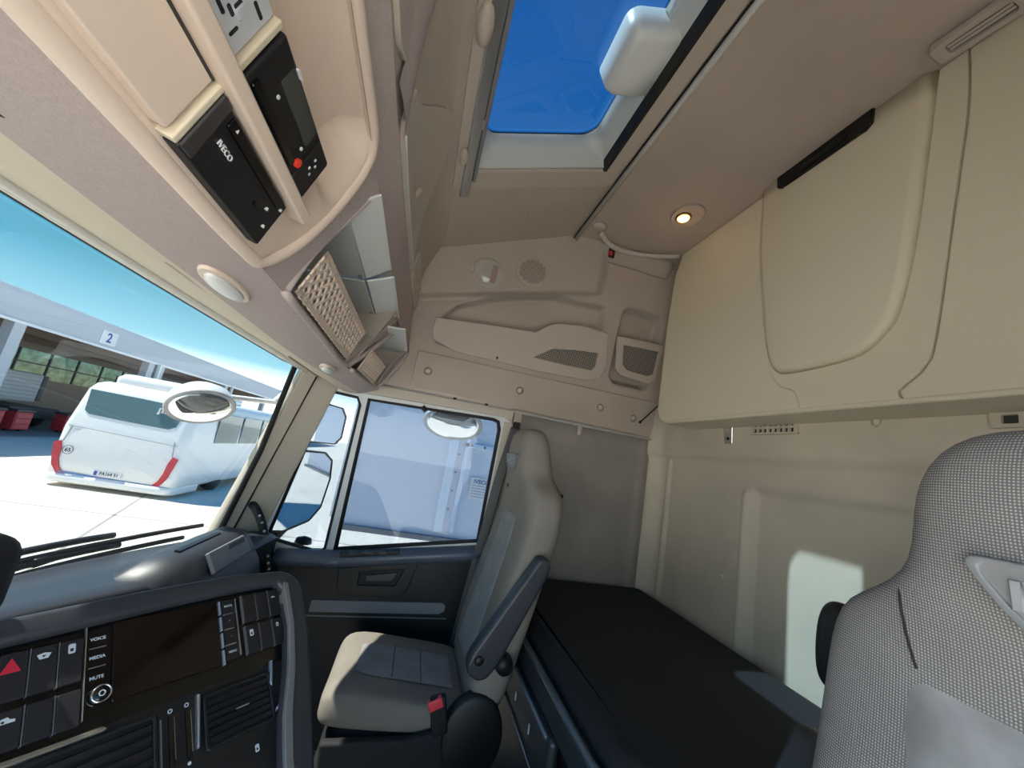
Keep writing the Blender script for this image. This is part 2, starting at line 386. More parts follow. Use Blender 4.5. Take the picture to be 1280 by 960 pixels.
# trim rail at the foot of the moulding
t1 = tube('trim_1', [(1.066, 0.30, 1.556), (1.066, -0.4, 1.560), (1.066, -1.15, 1.562)], 0.007, lgrey, None, n=8); st(t1, 'pale narrow trim rail along the top of the door opening', 'trim')
box('rail_clip', (1.062, -0.27, 1.562), (0.012, 0.014, 0.014), rubber, t1); box('rail_clip', (1.062, -0.12, 1.560), (0.012, 0.014, 0.014), rubber, t1)

# oval courtesy lamp + loudspeaker grille
lf = SF(-0.146, 2.155, 0.032)
lamp = thing('courtesy_lamp', 'round clear courtesy lamp beside the speaker grille on the upper side wall', 'lamp', lf.translation)
prism('rim', circ(0, 0, 0.076, 0.068, 32), -0.004, 0.007, taupe2, lamp, lf, bevel=0.003)
prism('reflector', circ(0, 0, 0.064, 0.060, 32), 0.004, 0.0085, mat('lamp_reflector', (0.62, 0.60, 0.56), 0.45, metal=0.4), lamp, lf)
prism('bulb_cover', rrect(0.012, -0.042, 0.040, 0.042, 0.012), 0.0085, 0.011, mat('lamp_brown', (0.50, 0.36, 0.33), 0.3), lamp, lf)
prism('rim_ring', circ(0, 0, 0.068, 0.063, 32), 0.005, 0.010, lgrey, lamp, lf, holes=[circ(0, 0, 0.064, 0.059, 32)])
loft('lens', [[(0.068 * s * cos(2 * pi * k / 32), 0.063 * s * sin(2 * pi * k / 32), z) for k in range(32)] for s, z in ((1, 0.007), (0.97, 0.016), (0.85, 0.024), (0.5, 0.029), (0.1, 0.030))], lens_glass, lamp, lf)
prism('switch', rrect(-0.080, -0.02, -0.066, 0.02, 0.006) if S0sx > 0 else rrect(-0.080, -0.02, -0.066, 0.02, 0.006), 0.0, 0.012, taupe2, lamp, lf, bevel=0.002)
gf = SF(-0.347, 2.215, 0.032)
gr = thing('speaker_grille', 'round perforated taupe loudspeaker grille next to the courtesy lamp', 'speaker', gf.translation)
prism('rim', circ(0, 0, 0.082, 0.076, 36), -0.004, 0.005, taupe, gr, gf, bevel=0.003)
hs = []
for i in range(-8, 9):
    for j in range(-7, 8):
        x_ = (i + 0.5 * (j % 2)) * 0.0085; y_ = j * 0.0075
        if (x_ / 0.062) ** 2 + (y_ / 0.055) ** 2 < 1: hs.append(((x_, y_, 0.0052), (0.0045, 0.0045, 0.001), pi / 4))
ho = joined('grille_holes', hs, mat('grille_dark', (0.10, 0.085, 0.07), 0.9), gr, gf); ho['kind'] = 'stuff'

# ceiling : front sloping part with hatch opening, rear part
SL = Vector((0, -1, 0.38)).normalized()
def cz(y): return 2.23 - 0.38 * (y - 0.018)
CF = fr((0, 0.018, 2.23), (1, 0, 0), SL)        # local x = X, y = up the slope (rearward), z = up?
upz = CF.col[2].z > 0
L = lambda y: (0.018 - y) * sqrt(1 + 0.38 ** 2)
HX0, HX1 = -0.33, 0.41
hole = rrect(HX0, L(0.02), HX1, L(-0.435), 0.012)
sg = -1 if not upz else 1
ce = prism('ceiling', [(XL, L(0.22)), (1.04, L(0.22)), (0.98, L(-0.52)), (XL, L(-0.52))], 0.0, 0.03 * sg, ceilm, None, CF, holes=[hole])
st(ce, 'taupe cloth roof lining around the roof hatch', 'ceiling')
rc = sheet('ceiling_rear', lambda a, b: (XL + (0.99 - XL) * a, -0.515 - 0.70 * b, 2.432 + 0.02 * ss(0, 0.3, b) + 0.005 * ss(0.7, 1, b) - 0.03 * ss(0.92, 1.0, a)), 40, 20, ceilm, solid=0.02)
st(rc, 'taupe cloth rear roof lining above the bunk', 'ceiling')
prism('access_patch', rrect(-0.05, -0.035, 0.05, 0.035, 0.012), -0.004 * sg, 0.004 * sg, ceilm, ce, CF @ Matrix.Translation((0.70, L(-0.27), 0)), bevel=0.003)
# raised frame edge line ahead of / beside hatch
prism('lining_step', [(0.42, L(0.10)), (0.535, L(0.10)), (0.525, L(-0.495)), (0.42, L(-0.495))], -0.006 * sg, 0.004 * sg, ceilm, ce, CF, bevel=0.004)
# ceiling rail behind hatch
rl = tube('trim_2', [(XL, -0.522, 2.422), (0.955, -0.522, 2.422)], 0.010, mat('rail_alu', (0.72, 0.70, 0.66), 0.35, metal=0.3), None, n=8); st(rl, 'slim metal curtain rail across the roof behind the hatch', 'trim')
tube('rail_groove', [(XL, -0.508, 2.419), (0.955, -0.508, 2.419)], 0.003, rubber, rl, n=6)

# hatch
hatch = thing('roof_hatch', 'glass roof hatch with pale frame and latch housing showing blue sky', 'roof hatch', (0.04, -0.2, 2.3))
hl = CF
up_ = sg
def ring_loop(i, z):
    return [(p[0], p[1], z * up_) for p in rrect(HX0 + i, L(0.02) + i, HX1 - i, L(-0.435) - i, 0.012 + max(0, 0.05 - i) * 0)]
prism('surround', rrect(HX0 - 0.055, L(0.075), HX1 + 0.085, L(-0.495), 0.012), -0.012 * up_, 0.002 * up_, taupe2, hatch, hl, holes=[hole], bevel=0.003)
def hloop(i, r, z, n=6):
    return [(p[0], p[1], z * up_) for p in rrect(HX0 + i, L(0.02) + i * 0.9, HX1 - i, L(-0.435) - i, r, n)]
loft('well', [hloop(0.0, 0.012, 0.0), hloop(0.004, 0.016, 0.03), hloop(0.02, 0.05, 0.06), hloop(0.042, 0.06, 0.095)], mat('hatch_well', (0.55, 0.56, 0.53), 0.5), hatch, hl, caps=False, solid=0.008)
prism('seal', rrect(HX0 + 0.034, L(0.02) + 0.03, HX1 - 0.034, L(-0.435) - 0.034, 0.06), 0.093 * up_, 0.100 * up_, rubber, hatch, hl, holes=[rrect(HX0 + 0.044, L(0.02) + 0.04, HX1 - 0.044, L(-0.435) - 0.044, 0.058)])
prism('pane', rrect(HX0 + 0.030, L(0.02) + 0.025, HX1 - 0.030, L(-0.435) - 0.030, 0.06), 0.100 * up_, 0.1005 * up_, hatch_glass, hatch, hl)
prism('gap_seal', [(HX0, L(-0.425)), (HX1, L(-0.425)), (HX1, L(-0.437)), (HX0, L(-0.437))], -0.013 * up_, 0.03 * up_, rubber, hatch, hl)
lb = loft('latch_housing', [[(0.05 + s * (x - 0.05) , y, z * up_) for x, y in rrect(-0.045, L(-0.435) - 0.145 * q, 0.145, L(-0.435) + 0.002, [0.03, 0.03, 0.004, 0.004])] for s, q, z in ((0.80, 0.80, 0.020), (0.9, 0.92, 0.026), (0.97, 0.98, 0.045), (1.0, 1.0, 0.095))], whitep, hatch, hl)
box('latch_knob', (0.10, L(-0.435) - 0.006, 0.012 * up_), (0.03, 0.014, 0.012), rubber, lb, hl, bevel=0.003)
# blind rail with two knobs
box('blind_rail', (0.10, L(0.035), -0.016 * up_), (0.86, 0.030, 0.012), silver, hatch, hl, bevel=0.003)
box('blind_edge', (0.06, L(0.012), -0.014 * up_), (0.78, 0.012, 0.010), mgrey, hatch, hl, bevel=0.002)
box('blind_stop', (0.20, L(0.020), -0.02 * up_), (0.03, 0.010, 0.008), silver, hatch, hl, bevel=0.002)
for xk, sc_ in ((-0.065, 1.35), (0.325, 1.0)):
    loft('blind_knob', [[(xk + 0.034 * sc_ * cos(t_) , L(0.058) + 0.014 * sc_ * sin(t_) * cos(a_), (-0.022 + 0.013 * sc_ * sin(t_) * sin(a_)) * up_) for a_ in [2 * pi * k / 14 for k in range(14)]] for t_ in [pi * (0.02 + 0.96 * i / 10) for i in range(11)]], taupe2, hatch, hl)

# spot lamp in rear ceiling
sp = thing('ceiling_spot_lamp', 'lit round amber spot lamp in the rear roof lining', 'lamp', (0.56, -0.865, 2.45))
SPF = fr((0.56, -0.865, 2.4505), (1, 0, 0), (0, -1, 0))
prism('bezel', circ(-0.01, 0.012, 0.075, 0.060, 36), -0.004, 0.008, ceilm, sp, SPF, bevel=0.003)
prism('lamp_rim', circ(0, 0, 0.034, 0.030, 28), 0.004, 0.014, mat('bronze_rim', (0.20, 0.11, 0.05), 0.35, metal=0.6), sp, SPF, bevel=0.003)
loft('lamp_lens', [[(0.027 * s * cos(2 * pi * k / 24), 0.024 * s * sin(2 * pi * k / 24), z) for k in range(24)] for s, z in ((1, 0.013), (0.9, 0.017), (0.6, 0.019), (0.1, 0.020))], emit('amber_light', (1.0, 0.55, 0.14), 1.6), sp, SPF)
prism('bulb', circ(0.0, 0.006, 0.010, 0.010, 16), 0.0195, 0.021, emit('bulb_core', (1.0, 0.85, 0.5), 2.2), sp, SPF)
pl_ = bpy.data.lights.new('spot_lamp_light', 'POINT'); pl_.energy = 0.012; pl_.color = (1, 0.6, 0.25); pl_.shadow_soft_size = 0.02
plo = bpy.data.objects.new('spot_lamp_light', pl_); COL.objects.link(plo); plo.parent = sp; plo.matrix_parent_inverse = ROOTLOC[sp.name].inverted(); plo.location = (0.56, -0.865, 2.415)

# restraint strap in the rear roof corner
sr = thing('restraint_strap', 'grey webbing strap with black buckle in the rear roof corner', 'strap', (0.80, -0.7, 2.42))
tube('webbing', [(0.785, -0.60, 2.415), (0.835, -0.67, 2.405), (0.85, -0.76, 2.40), (0.83, -0.90, 2.41), (0.80, -1.02, 2.43)], 0.013, mat('webbing', (0.56, 0.52, 0.46), 0.9, grain=0.4), sr, n=10, curve=5, flat=0.7)
lathe('anchor', [(0.0, 0.012), (0.02, 0.012), (0.03, 0.006), (0.034, 0.0)], taupe2, sr, fr((0.775, -0.585, 2.436), (1, 0, 0), (0, -1, 0)), n=18)
box('buckle', (0.862, -0.700, 2.383), (0.014, 0.030, 0.050), black, sr, bevel=0.004)
box('buckle_button', (0.856, -0.692, 2.375), (0.012, 0.016, 0.022), red, sr, bevel=0.002)
cv = sheet('cove_panel', lambda a, b: (0.87 + 0.06 * b, -0.53 - 0.52 * a, 2.435 - 0.065 * b - 0.012 * sin(pi * b)), 20, 8, taupe, wu, solid=-0.006)

# louvred vent, upper right
vt = thing('roof_vent', 'cream oblong louvred roof vent at the bunk edge above the driver seat', 'vent', (-0.27, -0.99, 2.44))
VF = fr((-0.27, -0.998, 2.435), (-1, -0.10, 0), (0, -1, 0))
prism('frame', rrect(-0.085, -0.028, 0.085, 0.028, 0.014), -0.012, 0.006, taupe2, vt, VF, bevel=0.003) if False else None
VF = fr((-0.275, -0.990, 2.436), (1, 0.12, 0), (-0.12, -1, 0.0))
prism('frame', rrect(-0.075, -0.030, 0.075, 0.030, 0.012), -0.006, 0.010, taupe2, vt, VF, holes=[rrect(-0.052, -0.016, 0.052, 0.016, 0.008)], bevel=0.003)
prism('duct', rrect(-0.053, -0.017, 0.053, 0.017, 0.008), -0.006, 0.002, mat('vent_dark', (0.05, 0.045, 0.04), 0.8), vt, VF)
for k_ in range(2): box('louvre', (0.0, -0.006 + 0.011 * k_, 0.006), (0.100, 0.008, 0.003), taupe2, vt, VF, bevel=0.001)

# ================================================================== folding bunk on the rear wall
BY = -1.04
bunk = thing('overhead_bunk_locker', 'khaki plastic folded bunk locker across the upper rear wall', 'locker', (0.0, -1.1, 1.62))
def bunk_panel(name, loop, par=bunk, z1=0.0, bev=0.006):
    return prism(name, loop, -0.11, z1, bunkm, par, fr((0, BY, 0), (-1, 0, 0), (0, 0, 1)), bevel=bev, seg=3)
f_ = lambda pts: [(-x, z) for x, z in pts]
arc = lambda cx, cz_, r, a0, a1, n=7: [(cx + r * cos(radians(a0 + (a1 - a0) * i / n)), cz_ + r * sin(radians(a0 + (a1 - a0) * i / n))) for i in range(n + 1)]
Ld = [(0.338, 2.45), (0.335, 2.2), (0.296, 1.884), (0.272, 1.775), (0.255, 1.735), (0.225, 1.70), (0.178, 1.675), (0.160, 1.615)]
Rd = [(-0.228, 2.45), (-0.222, 2.30), (-0.190, 2.054), (-0.150, 1.755), (-0.128, 1.69), (-0.092, 1.655), (-0.080, 1.640), (-0.088, 1.622), (-0.100, 1.615)]
def smooth2(lp, n=5):
    return [(p.x, p.y) for p in catmull([(q[0], q[1], 0) for q in lp], n)]
Ld = smooth2(Ld); Rd = smooth2(Rd)
bunk_panel('side_panel', f_([(p[0] + 0.0025, p[1]) for p in Ld] + [(0.70, 1.615)] + arc(0.79, 1.70, 0.085, -90, 0)[0:] + [(0.87, 2.1), (0.845, 2.36), (0.80, 2.45)]))
bunk_panel('side_panel', f_([(p[0] - 0.0025, p[1]) for p in Rd] + [(-0.93, 1.615), (-0.93, 2.45)]))
door = bunk_panel('door', f_(Ld[::-1] + Rd), bunk)
# recessed lower/right band of the door, raised main field
def fld(s):
    pts = [(0.325, 2.45), (0.32, 2.2), (0.285, 1.90), (0.262, 1.795), (0.235, 1.755), (0.20, 1.742), (0.10, 1.742), (0.0, 1.755), (-0.055, 1.80), (-0.085, 1.86), (-0.12, 2.054), (-0.165, 2.45)]
    pts = smooth2(pts, 4)
    return [(-x * s + (1 - s) * -0.08, 1.62 + (z - 1.62) * 1.0 + (1 - s) * 0.2 * (2.45 - z)) for x, z in pts]
BF = fr((0, BY, 0), (-1, 0, 0), (0, 0, 1))
loft('door_field', [[(p[0], p[1], z) for p in fld(s)] for s, z in ((1.05, 0.0), (1.0, 0.010), (0.97, 0.018), (0.93, 0.020))], bunkm, door, BF)
prism('handle', [(-0.254, 2.462), (-0.252, 2.412), (-0.238, 2.402), (0.028, 2.398), (0.046, 2.410), (0.050, 2.462)], 0.005, 0.030, gloss, door, BF, bevel=0.004)
prism('handle_grip', rrect(-0.16, 2.412, -0.02, 2.430, 0.005), 0.028, 0.034, black, door, BF, bevel=0.002)
# underside
box('underside', (-0.03, -1.12, 1.618), (1.66, 0.165, 0.016), bunkm, bunk, bevel=0.006)
# bracket
br_ = thing('bunk_bracket', 'small chrome bracket hanging below the bunk edge', 'bracket', (0.575, -1.17, 1.56))
mesh('plate', [(0.60, -1.165, 1.612), (0.552, -1.165, 1.612), (0.556, -1.172, 1.545), (0.594, -1.172, 1.545), (0.60, -1.170, 1.612), (0.552, -1.170, 1.612), (0.556, -1.177, 1.545), (0.594, -1.177, 1.545)],
     [(0, 1, 2, 3), (4, 5, 6, 7), (0, 1, 5, 4), (1, 2, 6, 5), (2, 3, 7, 6), (3, 0, 4, 7)], chrome, br_, bevel=0.003)
lathe('bolt_hole', [(0.0, 0.002), (0.006, 0.002), (0.0065, 0)], inkk, br_, fr((0.575, -1.170, 1.565), (-1, 0, 0), (0, 0, 1)), n=12)
# wall vents
def wall_vent(x0, x1, z0, z1, cols, label):
    yv = rear_y((x0 + x1) / 2, (z0 + z1) / 2)
    t = thing('wall_vent', label, 'vent', ((x0 + x1) / 2, yv, z0))
    F = fr(((x0 + x1) / 2, yv, (z0 + z1) / 2), (-1, 0, 0), (0, 0, 1)); W = abs(x1 - x0); H = z1 - z0
    holes = []
    for i in range(cols):
        for j in range(2):
            cx = -W / 2 + 0.012 + (W - 0.024) * (i + 0.5) / cols; cy = -H * 0.22 + j * H * 0.44
            holes.append(rrect(cx - (W - 0.024) / cols * 0.36, cy - H * 0.15, cx + (W - 0.024) / cols * 0.36, cy + H * 0.15, 0.002, 2))
    prism('plate', rrect(-W / 2, -H / 2, W / 2, H / 2, 0.004, 2), -0.004, 0.010, beige, t, F, holes=holes)
    prism('duct', rrect(-W / 2 + 0.006, -H / 2 + 0.004, W / 2 - 0.006, H / 2 - 0.004, 0.003, 2), -0.004, 0.002, mat('vent_dark', (0.05, 0.045, 0.04), 0.8), t, F)
wall_vent(0.278, 0.468, 1.578, 1.625, 8, 'beige slotted wall vent below the bunk beside the chrome bracket')
wall_vent(-0.33, -0.165, 1.578, 1.640, 4, 'beige slotted wall vent above the driver headrest')
# gas strut at the side corner
gs = thing('gas_strut', 'thin black strut cable between bunk end and side wall', 'strut', (1.03, -1.1, 1.66))
tube('rod', [(0.955, -1.165, 1.80), (1.045, -1.06, 1.635)], 0.0035, black, gs, n=8)
lathe('ball_end', [(0.0, -0.008), (0.007, -0.004), (0.007, 0.004), (0.0, 0.008)], black, gs, Matrix.Translation((1.045, -1.06, 1.635)), n=10)

# ================================================================== A-pillar, header frame, door, windows
ap = loft('trim_3', [[(1.045, 0.365, 1.54), (1.00, 0.44, 1.55), (0.955, 0.50, 1.55), (0.975, 0.53, 1.55), (1.09, 0.42, 1.54)],
                     [(1.05, 0.50, 0.90), (1.005, 0.585, 0.88), (0.965, 0.655, 0.86), (0.99, 0.69, 0.86), (1.10, 0.55, 0.88)],
                     [(1.05, 0.56, 0.55), (1.01, 0.62, 0.55), (0.97, 0.70, 0.55), (0.99, 0.74, 0.55), (1.10, 0.60, 0.55)]], pillar_m, None, smooth=False, bevel=0.012)
st(ap, 'beige lined windscreen pillar beside the passenger door', 'pillar')
tube('pillar_seam', [(0.985, 0.455, 1.535), (0.992, 0.595, 0.90)], 0.003, rubber, ap, n=6)
def ws(x, z):
    t = (z - 0.86) / (1.60 - 0.86)
    return (0.885 - 0.155 * t) - 0.235 * (x / 0.95) ** 2 + 0.0
def wtop(x): return 1.610 - 0.075 * (x / 0.95) ** 2
wd = sheet('window_1', lambda a, b: (lambda x: (x, ws(x, 0.80 + (wtop(x) - 0.80) * b), 0.80 + (wtop(x) - 0.80) * b))(-0.95 + 1.92 * a), 40, 12, ws_glass)
st(wd, 'large curved windscreen glass over the dashboard', 'window')
for nm, off, rr in (('windscreen_seal', 0.0, 0.010),):
    tube(nm, [(x, ws(x, wtop(x)) - 0.004, wtop(x) + 0.002) for x in [-0.95 + 0.06 * i for i in range(32)]] + [(0.962, ws(0.962, 1.2), 1.2), (0.975, ws(0.975, 0.86) , 0.86)], rr, rubber, wd, n=8)
tube('windscreen_trim', [(x, ws(x, wtop(x)) - 0.022, wtop(x) - 0.004) for x in [-0.95 + 0.06 * i for i in range(32)]], 0.007, mat('ws_trim', (0.78, 0.76, 0.70), 0.5), wd, n=8)
tube('windscreen_trim', [(x, ws(x, wtop(x)) - 0.046, wtop(x) - 0.006) for x in [-0.95 + 0.06 * i for i in range(32)]], 0.010, mat('ws_trim', (0.78, 0.76, 0.70), 0.5), wd, n=8)

door_t = thing('door_1', 'dark passenger door with black armrest and grey insert strip', 'door', (1.08, 0.0, 0.3)); door_t['kind'] = 'structure'
DF = fr((1.06, 0, 0), (0, -1, 0), (0, 0, 1))   # x = rearward, y = up, z = ?
dn = DF.col[2].x  # +1 => outward
I = -dn           # multiply local z by I to go into the cab
def dz(a, b): return (a * I, b * I)
# frame with two window openings (pale painted)
main_o = [(-0.232, 0.855), (0.345, 0.962), (0.352, 1.46), (0.340, 1.497), (0.31, 1.505), (-0.245, 1.482)]
ql_o = [(-0.475, 0.875), (-0.30, 0.845), (-0.272, 0.865), (-0.278, 1.44), (-0.295, 1.482), (-0.405, 1.488), (-0.42, 1.47), (-0.475, 1.10), (-0.50, 0.92)]
ql_o = [(-0.490, 0.895), (-0.470, 0.865), (-0.30, 0.838), (-0.268, 0.855), (-0.272, 1.45), (-0.292, 1.482), (-0.400, 1.486), (-0.412, 1.47)]
frame = prism('window_frame', [(-0.56, 0.80), (0.40, 0.90), (0.405, 1.56), (-0.36, 1.535), (-0.43, 1.52)], -0.02, 0.012, frame_m, door_t, DF, holes=[main_o, ql_o], bevel=0.006)
prism('upper_frame', [(-0.34, 1.500), (0.365, 1.522), (0.40, 1.50), (0.405, 1.56), (-0.36, 1.55)], *dz(0.0, 0.022), pillar_m, door_t, DF, bevel=0.005)
def outline(loop, r, m, nm, z):
    pts = [DF @ Vector((p[0], p[1], z)) for p in loop + loop[:1]]
    tube(nm, pts, r, m, frame, n=6)
outline(main_o, 0.011, rubber, 'window_seal', 0.004 * I); outline(ql_o, 0.009, rubber, 'window_seal', 0.004 * I)
prism('rear_post', [(0.358, 0.90), (0.40, 0.90), (0.408, 1.50), (0.365, 1.50)], *dz(0.0, 0.02), pillar_m, door_t, DF, bevel=0.004)
w2 = prism('window_2', [(p[0] * 1.01, p[1]) for p in main_o], -0.006, -0.004, side_glass, None, DF); st(w2, 'passenger door main side window glass', 'window')
w3 = prism('window_3', ql_o, -0.006, -0.004, side_glass, None, DF); st(w3, 'small quarter light glass ahead of the passenger window', 'window')
tube('blind_tab', [(1.04, 0.015, 1.495), (1.04, -0.005, 1.478)], 0.011, rubber, door_t, n=8)
# lower door trim
trim = prism('lower_trim', [(-0.56, 0.14), (0.37, 0.14), (0.385, 0.93), (-0.05, 0.86), (-0.35, 0.80), (-0.56, 0.86)], *dz(-0.02, 0.012), black, door_t, DF, bevel=0.01)
ledge = loft('armrest_ledge', [[DF @ Vector((x, lint([(-0.42, 0.815), (-0.2, 0.835), (0.05, 0.875), (0.36, 0.925)], x) + dzz, I * q)) for dzz, q in ((0.025, 0.0), (0.022, 0.035), (0.008, 0.055), (-0.015, 0.060), (-0.035, 0.045), (-0.05, 0.0))] for x in [-0.44 + 0.80 * i / 16 for i in range(17)]], mat('ledge_sky_tint', (0.085, 0.105, 0.14), 0.33, grain=0.05), door_t)  # ledge colour lightened towards blue to carry the window light
prism('switch_panel', [(-0.205, 0.862), (0.02, 0.897), (0.025, 0.880), (-0.2, 0.842)], *dz(0.03, 0.062), black, door_t, DF, bevel=0.003)
for k in range(3): prism('window_switch', rrect(-0.17 + 0.055 * k, 0.859 + 0.0085 * k, -0.135 + 0.055 * k, 0.870 + 0.0085 * k, 0.002), *dz(0.05, 0.068), dgrey, door_t, DF, bevel=0.002)
tube('front_pad', [(1.035, 0.37, 0.815), (1.02, 0.28, 0.812), (1.012, 0.20, 0.822)], 0.016, mgrey, door_t, n=10, curve=4, flat=0.6)
hp = prism('handle_panel', [(-0.20, 0.79), (-0.19, 0.715), (-0.165, 0.688), (0.06, 0.705), (0.085, 0.73), (0.115, 0.86), (-0.02, 0.825)], *dz(0.012, 0.022), black, door_t, DF, bevel=0.004,
           holes=[[(-0.115, 0.785), (-0.112, 0.735), (0.035, 0.748), (0.055, 0.815)]])
prism('handle_cavity', [(-0.125, 0.795), (-0.122, 0.725), (0.045, 0.74), (0.065, 0.825)], *dz(0.005, 0.0125), mat('cavity_black', (0.004, 0.004, 0.005), 0.6), hp, DF)
prism('handle_lever', [(-0.09, 0.775), (-0.085, 0.752), (0.02, 0.762), (0.035, 0.80)], *dz(0.012, 0.020), dgrey, hp, DF, bevel=0.003)
prism('insert_strip', rrect(-0.25, 0.630, 0.268, 0.700, [0.004, 0.02, 0.025, 0.004]) if False else [(-0.27, 0.620), (0.235, 0.655), (0.256, 0.668), (0.258, 0.69), (0.243, 0.70), (-0.27, 0.664)], *dz(0.010, 0.020), mat('grey_insert', (0.22, 0.225, 0.25), 0.7, grain=0.3), door_t, DF, bevel=0.003)
prism('lower_seam', [(-0.3, 0.605), (0.27, 0.642), (0.27, 0.638), (-0.3, 0.601)], *dz(0.010, 0.0145), mgrey, door_t, DF)
# B pillar + belt anchor
bp_ = prism('trim_4', [(0.405, 0.14), (0.45, 0.14), (0.45, 1.56), (0.41, 1.56)], *dz(-0.03, 0.0), taupe, None, DF, bevel=0.004); st(bp_, 'taupe door post behind the passenger window', 'trim')
an = thing('belt_anchor', 'black seat belt anchor plate on the post above the passenger headrest', 'belt anchor', (1.05, -0.43, 1.49))
prism('plate', rrect(0.412, 1.475, 0.446, 1.512, 0.006), *dz(0.002, 0.014), black, an, DF, bevel=0.003)
lathe('bolt', [(0.0, 0.020), (0.007, 0.019), (0.008, 0.012)], chrome, an, fr((1.06, -0.429, 1.493), (0, 1, 0), (0, 0, 1)), n=12)
# grab handle
gh = thing('grab_handle', 'black ribbed grab handle at the foot of the windscreen pillar', 'handle', (1.02, 0.5, 0.87))
gpts = [(1.035, 0.585, 0.985), (1.00, 0.553, 0.990), (0.985, 0.51, 0.945), (0.98, 0.470, 0.87), (0.98, 0.445, 0.80), (0.99, 0.43, 0.75), (1.035, 0.43, 0.72)]
tube('grip', gpts, 0.015, black, gh, n=12, curve=6)
gc = catmull(gpts, 8)
for i in range(14, 40, 3):
    p = gc[i]; lathe('grip_stud', [(0.0, 0.0045), (0.004, 0.003), (0.0055, 0.0)], lgrey, gh, fr(p + Vector((-0.9, -0.38, 0.2)).normalized() * 0.013, (0.39, -0.92, 0.0), (0.18, 0.08, 0.98)), n=8)

# ================================================================== overhead console above the windscreen
oc = thing('overhead_console', 'beige overhead storage console above the windscreen with open shelves', 'console', (0.0, 0.4, 1.55))
LOW = [(-1.0, 0.29, 1.556), (0.0, 0.29, 1.553), (0.54, 0.278, 1.532), (1.06, 0.215, 1.528)]
UPL = [(-1.0, 0.19, 1.835), (0.0, 0.188, 1.822), (0.70, 0.170, 1.765), (1.06, 0.125, 1.725)]
FLO = [(-1.0, 0.16, 1.892), (0.0, 0.16, 1.895), (0.63, 0.16, 1.925), (1.06, 0.145, 1.900)]
FUP = [(-1.0, 0.095, 2.170), (0.5, 0.098, 2.185), (1.06, 0.088, 2.20)]
low = lambda x: lerp_tab(LOW, x); upl = lambda x: lerp_tab(UPL, x); flo = lambda x: lerp_tab(FLO, x); fup = lambda x: lerp_tab(FUP, x)
def wst(x): return Vector((ws(x, wtop(x)) - 0.055, wtop(x) - 0.004))
def under(x, t):   # underside from windscreen top (t=0) to lower lip (t=1): returns (y,z)
    a = wst(x); b = low(x)
    y = a.x + (b.x - a.x) * t; z = a.y + (b.y - a.y) * ss(0, 1, t) - 0.028 * sin(pi * t)
    return y, z
def uf(a, b):
    x = XL + (1.045 - XL) * a; y, z = under(x, b); return (x, y, z)
def uf2(a0, b0, b1):
    return lambda a, b: uf(a, b0 + (b1 - b0) * b)
sheet('front_lining', uf2(0, 0.0, 0.60), 50, 10, beige, oc)
sheet('cloth_band', uf2(0, 0.60, 1.0), 50, 8, cloth, oc)
# upper fascia from upper lip to flap base, and locker face up to ceiling
def face(x, s):   # s 0..1 upper lip->flap low ; 1..2 flap low->flap up ; 2..3 to ceiling
    if s <= 1:
        a, b = upl(x), flo(x); p = a.lerp(b, s); p.x += 0.004 * sin(pi * s)
    elif s <= 2:
        a, b = flo(x), fup(x); p = a.lerp(b, s - 1); p.x += 0.020 * sin(pi * (s - 1))
    else:
        a = fup(x); b = Vector((0.055, 2.222)); p = a.lerp(b, s - 2)
    return (x, p.x, p.y)
sheet('upper_fascia', lambda a, b: face(XL + (1.05 - XL) * a, b), 50, 4, cloth, oc)
sheet('locker_face', lambda a, b: face(XL + (1.03 - XL) * a, 1 + 2 * b), 50, 14, taupe, oc)
def flap(name, x0, x1, s0f, s1f, m, nx=28):
    def fn(a, b):
        x = x0 + (x1 - x0) * a; s = s0f(a) + (s1f(a) - s0f(a)) * b; p = face(x, s); return (p[0], p[1] - 0.010, p[2])
    return sheet(name, fn, nx, 12, m, oc, solid=0.010, bevel=0.003)
rd = lambda a, r: 1 - sqrt(max(0, 1 - (max(0, (abs(a - 0.5) - 0.5 + r)) / r) ** 2))
fA = flap('locker_flap', -0.93, -0.17, lambda a: 1.03 + 0.10 * ss(0.93, 1.0, a), lambda a: 1.95 - 0.75 * ss(0.72, 1.0, a), taupe2)
fB = flap('locker_flap', -0.06, 0.66, lambda a: 1.03 + 0.05 * rd(a, 0.05), lambda a: 1.97 - 0.62 * (1 - ss(0.0, 0.34, a)) - 0.88 * ss(0.40, 1.0, a) ** 1.2, taupe2)
tube('flap_edge', [(lambda p: (p[0], p[1] - 0.012, p[2]))(face(-0.04 + 0.66 * i / 20, 1.035)) for i in range(21)], 0.0022, lgrey, fB, n=6)
fC = flap('locker_flap', 0.685, 1.03, lambda a: 1.03 + 0.06 * rd(a, 0.10), lambda a: 1.42 - 0.10 * ss(0.4, 1.0, a), taupe2, 14)
def notch(x, s, par, k=1.0):
    c = Vector(face(x, s)); c.y -= 0.012
    F = fr(c, (1, 0, 0), (0, -0.25, 1))
    mesh('finger_notch', [F @ Vector(p) for p in ((-0.05 * k, -0.012, 0.001), (0.05 * k, -0.012, 0.001), (0.062 * k, 0.030 * k, 0.001), (0.015 * k, 0.012 * k, -0.014), (0.03 * k, -0.010, 0.0015))], [(0, 4, 3), (4, 1, 2, 3), (0, 3, 2)], cream, par)
notch(0.22, 1.30, fB); notch(0.86, 1.20, fC, 0.6)
# thick rib between the first two flaps
sheet('locker_rib', lambda a, b: (lambda p: (p[0], p[1] - 0.006 - 0.008 * sin(pi * a), p[2]))(face(-0.165 + 0.14 * a + (-0.30) * max(0, b - 0.15) ** 1.2 , 1.0 + 0.95 * b)), 8, 14, cloth, oc)

